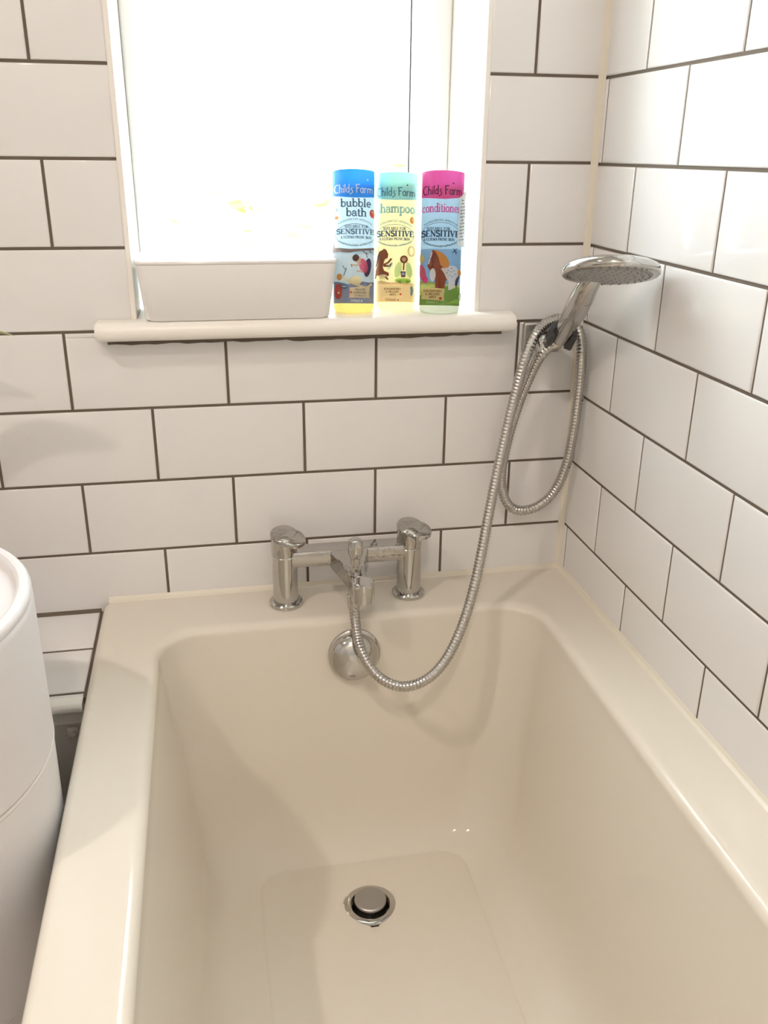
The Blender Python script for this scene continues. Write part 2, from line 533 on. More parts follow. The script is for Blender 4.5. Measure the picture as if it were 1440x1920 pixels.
# ---- tiled ledge left of the bath (boxed pipes)
LZ, LX1, LY = -0.0905, -0.6960, -0.222
bm = bmesh.new()
add_box(bm, ROOM_X, LX1 + 0.004, LY, 0.0, LZ - 0.03, LZ - G, mi=1)
rects = []
for a, b in ((0.0042, 0.1025), (0.1078, 0.2085), (0.2138, 0.2225)):
    x = LX1 - 0.0015
    while x > ROOM_X:
        rects.append((max(x - 0.1995, ROOM_X), x, a, b))
        x -= TW
tiled(bm, rects, lambda u, v, h: (u, -v, LZ - h))
bmesh.ops.recalc_face_normals(bm, faces=bm.faces[:])
struct(link('trim_7', bm, [M['tile'], M['grout']], angle=50), 'white tiled ledge beside the tap end of the bath', 'ledge')
bead('trim_10', (ROOM_X, 0.0, LZ - 0.0005), (LX1, 0.0, LZ - 0.0005), (0, 0, 1), (0, -1, 0), 0.0045, 'dark grout line between the tiled ledge and the wall', 'grout', 'grout')
bm = bmesh.new()
pr = [(LY, LZ - 0.013), (LY - 0.014, LZ - 0.0125)] + [(LY - 0.014 - 0.0045 * math.sin(R(a)), LZ - 0.0062 - 0.0062 * math.cos(R(a))) for a in (20, 60, 90, 120, 160)] + [(LY - 0.014, LZ + 0.0006), (LY, LZ + 0.0006)]
A = [bm.verts.new((ROOM_X, y, z)) for y, z in pr]
B = [bm.verts.new((LX1 - 0.001, y, z)) for y, z in pr]
for i in range(len(pr)):
    bm.faces.new((A[i], A[(i + 1) % len(pr)], B[(i + 1) % len(pr)], B[i]))
bm.faces.new(A); bm.faces.new(B)
bmesh.ops.recalc_face_normals(bm, faces=bm.faces[:])
struct(link('trim_8', bm, M['gloss_paint'], angle=60), 'rounded white edge strip on the tiled ledge', 'trim')
bm = bmesh.new()
add_box(bm, ROOM_X, LX1, LY + 0.002, LY + 0.016, FLOOR, LZ - 0.0305)
add_box(bm, ROOM_X, LX1 - 0.001, LY - 0.006, LY + 0.002, LZ - 0.0315, LZ - 0.0131)
add_box(bm, ROOM_X, LX1 - 0.001, LY - 0.0065, LY - 0.0035, LZ - 0.0325, LZ - 0.0305, mi=1)
panel = struct(link('trim_9', bm, [M['panel_paint'], M['gloss_paint']], smooth=False), 'grey board boxing in the pipes under the tiled ledge', 'boxing')
bm = bmesh.new()
add_box(bm, -0.7205, -0.7085, LY - 0.003, LY + 0.002, LZ - 0.056, LZ - 0.041, bevel=0.001)
add_lathe(bm, [(0.0042, 0), (0.0042, 0.004), (0.002, 0.0055), (0.0, 0.0055)], 16, (-0.7145, LY - 0.003, LZ - 0.049), (0, -1, 0))
link('panel_clip', bm, M['panel_paint'], panel)

# ---- ceiling lamps
for i, (lx, ly) in enumerate(LAMPS):
    t = empty('ceiling_downlight', (lx, ly, CEIL), 'white recessed ceiling downlight %s' % ('on the left side of the room', 'over the foot of the bath')[i], 'ceiling light', 'ceiling downlights')
    bm = bmesh.new()
    add_lathe(bm, [(0.041, -0.0005), (0.041, -0.016), (0.050, -0.014), (0.054, -0.006), (0.055, 0.0)], 40, (lx, ly, CEIL), close_top=False, close_bot=False)
    link('rim', bm, M['upvc'], t)
    bm = bmesh.new()
    add_lathe(bm, [(0.0, -0.006), (0.0405, -0.006)], 32, (lx, ly, CEIL), close_top=False, close_bot=False)
    link('lens', bm, M['lamp_lens'], t)

# ---------------------------------------------------------------- bath
bath = empty('bath', (-0.348, -0.85, FLOOR), 'white built-in bath with wide flat rim in the tiled corner', 'bath')
bm = bmesh.new()
BX0, BX1, BY0, BY1 = -0.6918, -0.0005, -1.70, -0.0005
loops = []
for o, z in ((0.004, -0.118), (0.0, -0.110), (0.0, -0.087)):
    loops.append(rrect(BX0 + o, BX1 - o * 0, BY0 + o, BY1 - o * 0, 0.013, z))
for a in (20, 40, 60, 80, 90):
    o = 0.010 * (1 - math.cos(R(a)))
    loops.append(rrect(BX0 + o, BX1, BY0 + o, BY1, 0.013, -0.086 + 0.010 * math.sin(R(a))))
loops.append(rrect(BX0 + 0.014, BX1 - 0.004, BY0 + 0.014, BY1 - 0.004, 0.011, -0.076))
loops.append(rrect(-0.6205 - 0.004, -0.0715 + 0.004, -1.604, -0.0925, 0.063, -0.076))
for a in (0, 15, 30, 45, 60, 75):
    o = 0.012 * math.sin(R(a))
    loops.append(rrect(-0.6205 + o, -0.0715 - o, -1.600 + o, -0.0965 - o, 0.060 - o * 0.3, -0.0760 - 0.012 * (1 - math.cos(R(a)))))
KEYS = [  # x inset, back y, front y, corner r, z
    (0.0115, -0.1083, -1.588, 0.0560, -0.0885), (0.0300, -0.1200, -1.545, 0.0620, -0.230), (0.0430, -0.1290, -1.505, 0.0680, -0.340),
    (0.0520, -0.1360, -1.480, 0.0720, -0.388), (0.0660, -0.1450, -1.455, 0.0700, -0.417), (0.0860, -0.1560, -1.430, 0.0600, -0.434),
    (0.1100, -0.1690, -1.405, 0.0480, -0.4445), (0.1205, -0.1770, -1.395, 0.0400, -0.4490)]
def interp(keys, t):
    i = min(int(t), len(keys) - 2)
    f = t - i
    a, b, c, d = keys[max(i - 1, 0)], keys[i], keys[i + 1], keys[min(i + 2, len(keys) - 1)]
    return [0.5 * ((2 * q) + (r - p) * f + (2 * p - 5 * q + 4 * r - s) * f * f + (3 * q - p - 3 * r + s) * f ** 3) for p, q, r, s in zip(a, b, c, d)]
for k in range((len(KEYS) - 1) * 5 + 1):
    ins, yb, yf, r, z = interp(KEYS, k / 5)
    loops.append(rrect(-0.6205 + ins, -0.0715 - ins, yf, yb, r, z))
ins, yb, yf, r, z = KEYS[-1]
for d, zz in ((0.0020, -0.44915), (0.0034, -0.44870), (0.0046, -0.44815), (0.0062, -0.44800), (0.0095, -0.44800)):
    ring = rrect(-0.6205 + ins + d, -0.0715 - ins - d, yf + d, yb - d, r - d * 0.5, zz)
    # the raised line runs along the two sides only and dies out towards the tap end
    loops.append([(x, y, -0.4490 + (zz + 0.4490) * max(0.0, min(1.0, (yb - d - y) / 0.05))) for x, y, _ in ring])
DRAIN = Vector((-0.3478, -0.2600, -0.4500))
rr = loops[-1]
for rad, z in ((0.058, -0.4485), (0.050, -0.4490), (0.0385, -0.4508), (0.0360, -0.4535), (0.0350, -0.470)):
    loops.append([(DRAIN.x + rad * math.cos(math.atan2(p[1] - DRAIN.y, p[0] - DRAIN.x)), DRAIN.y + rad * math.sin(math.atan2(p[1] - DRAIN.y, p[0] - DRAIN.x)), z) for p in rr])
loft(bm, loops, flip=False)
tub = link('tub', bm, M['acrylic'], bath, angle=38)
bm = bmesh.new()
add_box(bm, -0.682, -0.664, -1.695, -0.2105, FLOOR, -0.1165)
link('bath_panel', bm, M['acrylic'], bath, smooth=False)
# overflow dome on the tap end
OA = Vector((0, -math.cos(R(6.5)), math.sin(R(6.5))))
OC = Vector((-0.3455, -0.1105, -0.1315))
bm = bmesh.new()
add_lathe(bm, [(0.0372, 0.0), (0.0376, 0.003), (0.0368, 0.0062), (0.034, 0.0078), (0.030, 0.0082), (0.0, 0.0082)], 56, OC, OA)
ovf = link('overflow', bm, M['chrome'], bath)
bm = bmesh.new()
pr = [(0.0358, 0.0)] + [(0.0358 * math.cos(R(a)), 0.0015 + 0.0195 * math.sin(R(a))) for a in (0, 12, 24, 36, 48, 60, 72, 82)] + [(0.0, 0.021)]
add_lathe(bm, pr, 56, OC + OA * 0.0082 + Vector((-0.0018, 0, -0.0022)), OA)
link('overflow_knob', bm, M['chrome'], ovf)
# waste: flange, dark well, raised plug
bm = bmesh.new()
add_lathe(bm, [(0.0255, -0.010), (0.0258, -0.0005), (0.0275, 0.0022), (0.0330, 0.0020), (0.0358, 0.0006), (0.0362, -0.0012)], 56, DRAIN, close_top=False, close_bot=False)
flange = link('drain_flange', bm, M['chrome'], bath)
bm = bmesh.new()
add_lathe(bm, [(0.0, -0.022), (0.0256, -0.022), (0.0256, -0.004)], 40, DRAIN, close_top=False, close_bot=False)
tag(link('drain_well', bm, M['drain_dark'], flange), 'dark drain opening')
bm = bmesh.new()
add_lathe(bm, [(0.006, -0.021), (0.006, 0.004), (0.0205, 0.0055), (0.0222, 0.0075), (0.0222, 0.0105), (0.0205, 0.0118), (0.0, 0.0124)], 48, DRAIN)
tag(link('plug', bm, M['satin'], bath), 'grey raised pop-up plug')

# ---------------------------------------------------------------- mixer tap
tap = empty('mixer_tap', (-0.345, -0.052, DECK), 'chrome two-handled bath mixer tap with wet top on the bath rim', 'tap')
PY = -0.052
HD = Vector((0.72, -0.69, 0)).normalized()
def tap_handle(px):
    bm = bmesh.new()
    slope = 0.16                       # the top falls towards the front
    def top(p):
        return 0.0345 + (p[1] - PY) * slope * 1.6
    loops = []
    n = 48
    base = []
    for k in range(n):
        a = 2 * math.pi * k / n
        base.append((px + 0.0182 * math.cos(a), PY + 0.0182 * math.sin(a)))
    loops.append([(x, y, 0.0035) for x, y in base])
    loops.append([(x, y, 0.0060) for x, y in base])
    loops.append([(x, y, top((x, y)) - 0.006) for x, y in base])
    # the lip grows a short tongue towards the front right
    tong = []
    for x, y in base:
        d = Vector((x - px, y - PY, 0))
        f = max(0.0, d.normalized().dot(HD))
        k = 0.0187 + 0.0150 * max(0.0, (f - 0.45) / 0.55) ** 1.3
        q = d.normalized() * k
        tong.append((px + q.x, PY + q.y))
    loops.append([(x, y, top((x, y)) - 0.0055) for x, y in tong])
    loops.append([(x, y, top((x, y)) - 0.0012) for x, y in tong])
    loops.append([(px + (x - px) * 0.95, PY + (y - PY) * 0.95, top((x, y))) for x, y in tong])
    loft(bm, loops, cap_end=True, cap_start=True)
    return link('tap_handle', bm, M['wet_chrome'], tap, angle=40)
for px in (-0.4345, -0.2550):
    bm = bmesh.new()
    add_lathe(bm, [(0.0178, DECK + 0.004), (0.0178, 0.0012), (0.0168, 0.0025), (0.0168, 0.0036)], 48, (px, PY, 0))
    pil = link('pillar', bm, M['chrome'], tap)
    bm = bmesh.new()
    add_lathe(bm, [(0.0232, 0.0), (0.0238, 0.0015), (0.0238, 0.0050), (0.0225, 0.0065), (0.0185, 0.0072)], 48, (px, PY, DECK + 0.0003))
    link('base_flange', bm, M['chrome'], pil)
    tap_handle(px)
# bridge: flat topped bar with a rounded lower front edge
bm = bmesh.new()
sec = [(-0.0385, 0.0095), (-0.0385, -0.012), (-0.043, -0.0175), (-0.056, -0.0185), (-0.0635, -0.0145), (-0.0672, -0.0065), (-0.0672, 0.0055), (-0.0655, 0.0085), (-0.0625, 0.0095)]
A = [bm.verts.new((-0.4260, y, z)) for y, z in sec]
B = [bm.verts.new((-0.2635, y, z)) for y, z in sec]
for i in range(len(sec)):
    bm.faces.new((A[i], A[(i + 1) % len(sec)], B[(i + 1) % len(sec)], B[i]))
bm.faces.new(A); bm.faces.new(B)
bmesh.ops.recalc_face_normals(bm, faces=bm.faces[:])
link('bridge', bm, M['wet_chrome'], tap, angle=32)
# spout: a wedge narrowing from the bridge to a round outlet
bm = bmesh.new()
def spout_sec(y, x0, x1, zb, zt, b):
    return [(x1, y, zt - b), (x1 - b, y, zt), (x0 + b, y, zt), (x0, y, zt - b), (x0, y, zb + b), (x0 + b, y, zb), (x1 - b, y, zb), (x1, y, zb + b)]
loft(bm, [spout_sec(-0.060, -0.372, -0.3165, -0.0175, 0.0088, 0.002), spout_sec(-0.070, -0.3705, -0.3180, -0.0195, 0.0080, 0.002), spout_sec(-0.100, -0.3610, -0.3275, -0.0225, 0.0045, 0.002), spout_sec(-0.140, -0.3530, -0.3330, -0.0245, 0.0005, 0.002), spout_sec(-0.150, -0.3520, -0.3330, -0.0245, -0.001, 0.002)], cap_end=True, cap_start=True)
bmesh.ops.recalc_face_normals(bm, faces=bm.faces[:])
spout = link('spout', bm, M['wet_chrome'], tap, angle=30)
bm = bmesh.new()
add_lathe(bm, [(0.0120, -0.0268), (0.0150, -0.0262), (0.0153, -0.0245), (0.0153, 0.0010), (0.0148, 0.0026), (0.0138, 0.0032), (0.0130, 0.0026), (0.0, 0.0022)], 48, (-0.3405, -0.155, 0.0))
link('spout_outlet', bm, M['chrome'], spout)
bm = bmesh.new()
add_lathe(bm, [(0.0075, 0.0), (0.0075, 0.006), (0.0088, 0.0065), (0.0088, 0.010), (0.0065, 0.011), (0.0062, 0.020), (0.0088, 0.0235), (0.0100, 0.030), (0.0098, 0.042), (0.0088, 0.0465), (0.0060, 0.0485), (0.0, 0.0490)], 36, (-0.3450, -0.122, 0.001))
link('diverter_knob', bm, M['chrome'], tap)
bm = bmesh.new()
add_lathe(bm, [(0.0085, -0.024), (0.0085, -0.036), (0.0096, -0.0365), (0.0096, -0.050), (0.0086, -0.0515), (0.0084, -0.0574)], 36, (-0.3459, -0.115, 0.0))
link('hose_connector', bm, M['chrome'], tap)

# ---------------------------------------------------------------- shower hose, holder, handset
HOSE = [ (-0.3459,-0.1150,-0.0581),(-0.3449,-0.1180,-0.0733),(-0.3448,-0.1350,-0.0907),(-0.3417,-0.1600,-0.1041),(-0.3291,-0.1840,-0.1218),(-0.3080,-0.1960,-0.1342),(-0.2832,-0.2000,-0.1370),(-0.2539,-0.1940,-0.1290),(-0.2278,-0.1820,-0.1074),(-0.2030,-0.1630,-0.0708),(-0.1828,-0.1410,-0.0264),(-0.1674,-0.1200,0.0194),(-0.1545,-0.1020,0.0670),(-0.1409,-0.0860,0.1192),(-0.1266,-0.0720,0.1718),(-0.1127,-0.0600,0.2207),(-0.1014,-0.0540,0.2633),(-0.0871,-0.0460,0.2933),(-0.0683,-0.0330,0.3093),(-0.0460,-0.0240,0.3159),(-0.0270,-0.0260,0.3121),(-0.0164,-0.0360,0.2975),(-0.0142,-0.0440,0.2657),(-0.0130,-0.0440,0.2126),(-0.0149,-0.0420,0.1573),(-0.0192,-0.0380,0.1078),(-0.0321,-0.0340,0.0655),(-0.0540,-0.0310,0.0420),(-0.0795,-0.0290,0.0353),(-0.0984,-0.0270,0.0434),(-0.1100,-0.0250,0.0670),(-0.1129,-0.0250,0.1004),(-0.1070,-0.0270,0.1494),(-0.0950,-0.0320,0.2052),(-0.0817,-0.0400,0.2507),(-0.0722,-0.0470,0.2741),(-0.0613,-0.0520,0.2865) ]
HOSE_END = Vector(HOSE[-1])
pts = catmull(HOSE, 0.0012)
bm = bmesh.new()
cyc = (0.00655, 0.00735, 0.00745, 0.00655)
rad = [cyc[i % 4] for i in range(len(pts))]
add_sweep(bm, pts, rad, n=14)
hose = link('shower_hose', bm, M['hose'], angle=80)
tag(hose, 'ribbed chrome shower hose looping from the tap up to the wall holder', 'shower hose')
HT = Vector((-0.0537, -0.0550, 0.2912))      # lower end of the handle
HB = Vector((-0.0680, -0.1650, 0.3770))      # where the handle meets the head
HA = (HB - HT).normalized()
bm = bmesh.new()
add_sweep(bm, [HOSE_END, HOSE_END.lerp(HT, 0.5), HT - HA * 0.0008], [0.0085, 0.0092, 0.0095], n=24)
link('hose_nut', bm, M['chrome'], hose)

hold = empty('shower_holder', (-0.058, 0.0, 0.285), 'chrome and black wall bracket holding the shower head near the corner', 'shower bracket')
bm = bmesh.new()
add_box(bm, -0.0875, -0.0330, -0.0085, 0.0002, 0.2660, 0.3085, bevel=0.003, seg=3)
plate = link('wall_plate', bm, M['plate'], hold)
bm = bmesh.new()
add_lathe(bm, [(0.0115, 0.0), (0.0115, 0.018), (0.0105, 0.022)], 32, (-0.0620, -0.0080, 0.2850), (0, -1, 0))
add_lathe(bm, [(0.0120, -0.014), (0.0150, -0.0125), (0.0156, -0.008), (0.0156, -0.004), (0.0146, -0.003), (0.0146, -0.001), (0.0156, 0.0), (0.0156, 0.004), (0.012, 0.006)], 40, (-0.0665, -0.0375, 0.2860), (1, 0, 0.15))
link('pivot', bm, M['chrome'], hold)
bm = bmesh.new()
F = frame_to(HA, (0, 0, 1))
C0 = HT + HA * 0.010
prof2 = []
for a in range(-116, 117, 8):
    prof2.append(R(a))
def ring_pt(rad, a, h):
    # opening of the clip faces down and to the front
    return C0 + F @ Vector((rad * math.sin(a), rad * math.cos(a), h))
lo = []
for rad, h in ((0.0098, -0.022), (0.0185, -0.022), (0.0200, -0.018), (0.0195, 0.014), (0.0180, 0.017), (0.0122, 0.017)):
    lo.append([bm.verts.new(ring_pt(rad, a, h)) for a in prof2])
for i in range(len(lo)):
    A, B = lo[i], lo[(i + 1) % len(lo)]
    for k in range(len(A) - 1):
        bm.faces.new((A[k], A[k + 1], B[k + 1], B[k]))
bm.faces.new([L[0] for L in lo]); bm.faces.new([L[-1] for L in lo])
bmesh.ops.recalc_face_normals(bm, faces=bm.faces[:])
tag(link('fork', bm, M['dark'], hold, angle=40), 'black plastic fork')

hs = empty('hand_shower', tuple(HT), 'round chrome handheld shower head resting in the wall bracket', 'shower head')
HC = Vector((-0.0640, -0.2150, 0.4020))      # centre of the spray disc
HN = Vector((-0.085, -0.30, -0.95)).normalized()   # the way the spray face looks
bm = bmesh.new()
hp = catmull([HT, HT.lerp(HB, 0.3), HT.lerp(HB, 0.62), HB + Vector((0, 0, 0.002)), HC - HN * 0.0065 + Vector((0, 0.030, -0.008)), HC - HN * 0.008 + Vector((0, 0.006, 0.0))], 0.004)
N = len(hp)
rr_ = []
for i in range(N):
    t = i / (N - 1)
    rr_.append(0.0088 + 0.0054 * min(1, t / 0.42) - (0.0062 * max(0, (t - 0.62) / 0.38)))
add_sweep(bm, hp, rr_, n=28, flat=(1.12, 0.92))
link('handle', bm, M['chrome'], hs, angle=50)
bm = bmesh.new()
RH = 0.0560
add_lathe(bm, [(0.0475, 0.0), (0.0505, -0.0004), (0.0535, 0.0002), (0.0555, -0.0015), (RH, -0.0045), (RH - 0.0005, -0.0075), (0.0535, -0.0110), (0.0470, -0.0142), (0.0360, -0.0165), (0.0200, -0.0178), (0.0, -0.0182)], 72, HC + HN * 0.004, HN, close_bot=False)
link('head_shell', bm, M['chrome'], hs, angle=50)
bm = bmesh.new()
add_lathe(bm, [(0.0, 0.0018), (0.0300, 0.0016), (0.0440, 0.0008), (0.0478, -0.0006)], 64, HC + HN * 0.004, HN, close_top=False, close_bot=False)
face = tag(link('spray_face', bm, M['nozzle_plate'], hs), 'grey spray face')
FN = frame_to(HN)
bm = bmesh.new()
for ringr, cnt in ((0.010, 6), (0.019, 12), (0.028, 18), (0.0365, 24), (0.0440, 28)):
    for k in range(cnt):
        a = 2 * math.pi * k / cnt
        p = HC + HN * 0.0048 + FN @ Vector((ringr * math.cos(a), ringr * math.sin(a), 0))
        add_lathe(bm, [(0.0014, 0.0), (0.0011, 0.0014), (0.0, 0.0018)], 8, p, HN, close_bot=False)
tag(link('nozzles', bm, M['nozzle_plate'], face), kind='stuff')

# ---------------------------------------------------------------- storage box on the sill
sb = empty('storage_box', (-0.478, 0.035, 0.3251), 'low white lidded plastic storage box on the window sill', 'box')
bm = bmesh.new()
bx = lambda x0, x1, y0, y1, r, z: rrect(x0, x1, y0, y1, r, z, 8)
loft(bm, [bx(-0.5925, -0.3660, -0.0255, 0.0890, 0.010, 0.3252), bx(-0.5965, -0.3620, -0.0280, 0.0930, 0.013, 0.3275), bx(-0.6040, -0.3520, -0.0285, 0.0975, 0.014, 0.3945)], cap_end=True, cap_start=True)
link('body', bm, M['box'], sb, angle=50)
bm = bmesh.new()
loft(bm, [bx(-0.6042, -0.3517, -0.0287, 0.0977, 0.014, 0.3948), bx(-0.6048, -0.3505, -0.0290, 0.0982, 0.014, 0.3952), bx(-0.6048, -0.3503, -0.0290, 0.0982, 0.014, 0.3975), bx(-0.6035, -0.3515, -0.0277, 0.0970, 0.013, 0.3992), bx(-0.5960, -0.3590, -0.0200, 0.0900, 0.010, 0.4010)], cap_end=True, cap_start=True)
link('lid', bm, M['box_lid'], sb, angle=50)

# ---------------------------------------------------------------- white bin beside the bath
BC = Vector((-0.8720, -0.4330, 0.0))
binn = empty('round_bin', (BC.x, BC.y, FLOOR), 'tall round white plastic bin standing beside the bath', 'bin')
bm = bmesh.new()
add_lathe(bm, [(0.170, FLOOR + 0.001), (0.1755, FLOOR + 0.006), (0.1760, -0.30), (0.1765, -0.10), (0.1775, -0.0135), (0.1760, -0.0115)], 120, BC)
body = link('lower_body', bm, M['bin'], binn)
bm = bmesh.new()
add_lathe(bm, [(0.1760, -0.0115), (0.1787, -0.0110), (0.1787, -0.0085), (0.1760, -0.0080)], 120, BC, close_top=False, close_bot=False)
link('seam_band', bm, M['bin_band'], binn)
bm = bmesh.new()
add_lathe(bm, [(0.1773, -0.2265), (0.1773, -0.2240)], 120, BC, close_top=False, close_bot=False)
link('lower_seam', bm, M['bin_band'], body)
bm = bmesh.new()
add_lathe(bm, [(0.1765, -0.0080), (0.1785, -0.0060), (0.1785, 0.1380), (0.1780, 0.1440), (0.1770, 0.1455), (0.1745, 0.1458)], 120, BC, close_top=False)
link('upper_body', bm, M['bin'], binn)
bm = bmesh.new()
add_lathe(bm, [(0.1745, 0.1458), (0.1776, 0.1462), (0.1782, 0.1490), (0.1775, 0.1525), (0.1755, 0.1546), (0.1725, 0.1552), (0.1680, 0.1550), (0.1655, 0.1530), (0.1640, 0.1470), (0.1600, 0.1440), (0.1000, 0.1440), (0.0, 0.1450)], 120, BC)
link('lid', bm, M['bin'], binn)

# ---------------------------------------------------------------- potted plant, one leaf reaching into the view
PC = Vector((-0.930, -0.100, LZ))
plant = empty('potted_plant', tuple(PC), 'green strap-leaved potted plant on the tiled ledge, leaf tip at left edge', 'plant')
bm = bmesh.new()
add_lathe(bm, [(0.042, 0.0), (0.058, 0.105), (0.062, 0.106), (0.063, 0.128), (0.057, 0.129), (0.053, 0.108)], 40, PC + Vector((0, 0, 0.0003)), close_top=False)
link('pot', bm, M['pot'], plant)
bm = bmesh.new()
add_lathe(bm, [(0.0, 0.110), (0.0535, 0.110)], 32, PC, close_top=False, close_bot=False)
link('soil', bm, M['soil'], plant)
def strap(dest, mid_up, w, via=None):
    base = PC + Vector((0, 0, 0.108))
    dest = Vector(dest)
    mid = base.lerp(dest, 0.5) + Vector((0, 0, mid_up))
    P = catmull([base] + ([Vector(v) for v in via] if via else [mid]) + [dest], 0.004)
    n = len(P)
    bm = bmesh.new()
    rows = []
    for i, p in enumerate(P):
        t = i / (n - 1)
        ww = w * min(1, 0.55 + t) * (1 - max(0, (t - 0.78) / 0.22) ** 2.2) + 0.0002
        d = (P[min(i + 1, n - 1)] - P[max(i - 1, 0)]).normalized()
        s = d.cross(Vector((0, 0, 1))).normalized()
        up = s.cross(d).normalized()
        rows.append([bm.verts.new(p + s * ww * f + up * (abs(f) * ww * 0.35)) for f in (-1, -0.8, 0, 0.8, 1)])
    for a, b in zip(rows, rows[1:]):
        for k in range(4):
            f = bm.faces.new((a[k], a[k + 1], b[k + 1], b[k]))
            f.material_index = 1 if k in (0, 3) else 0
    bmesh.ops.solidify(bm, geom=bm.faces[:], thickness=0.0006)
    o = link('leaf', bm, [M['leaf'], M['leaf_edge']], plant, angle=60)
    return o
strap((-0.7330, -0.120, 0.3287), 0, 0.0160, [(-0.918, -0.105, 0.150), (-0.880, -0.114, 0.285), (-0.835, -0.120, 0.333), (-0.785, -0.122, 0.3395)])
for d, mu, w in (((-1.12, -0.14, 0.27), 0.15, 0.007), ((-1.00, -0.21, 0.33), 0.12, 0.007), ((-0.97, -0.03, 0.40), 0.06, 0.007), ((-1.08, -0.05, 0.36), 0.10, 0.006), ((-0.90, -0.20, 0.38), 0.08, 0.006), ((-1.14, -0.08, 0.16), 0.2, 0.006)):
    strap(d, mu, w)

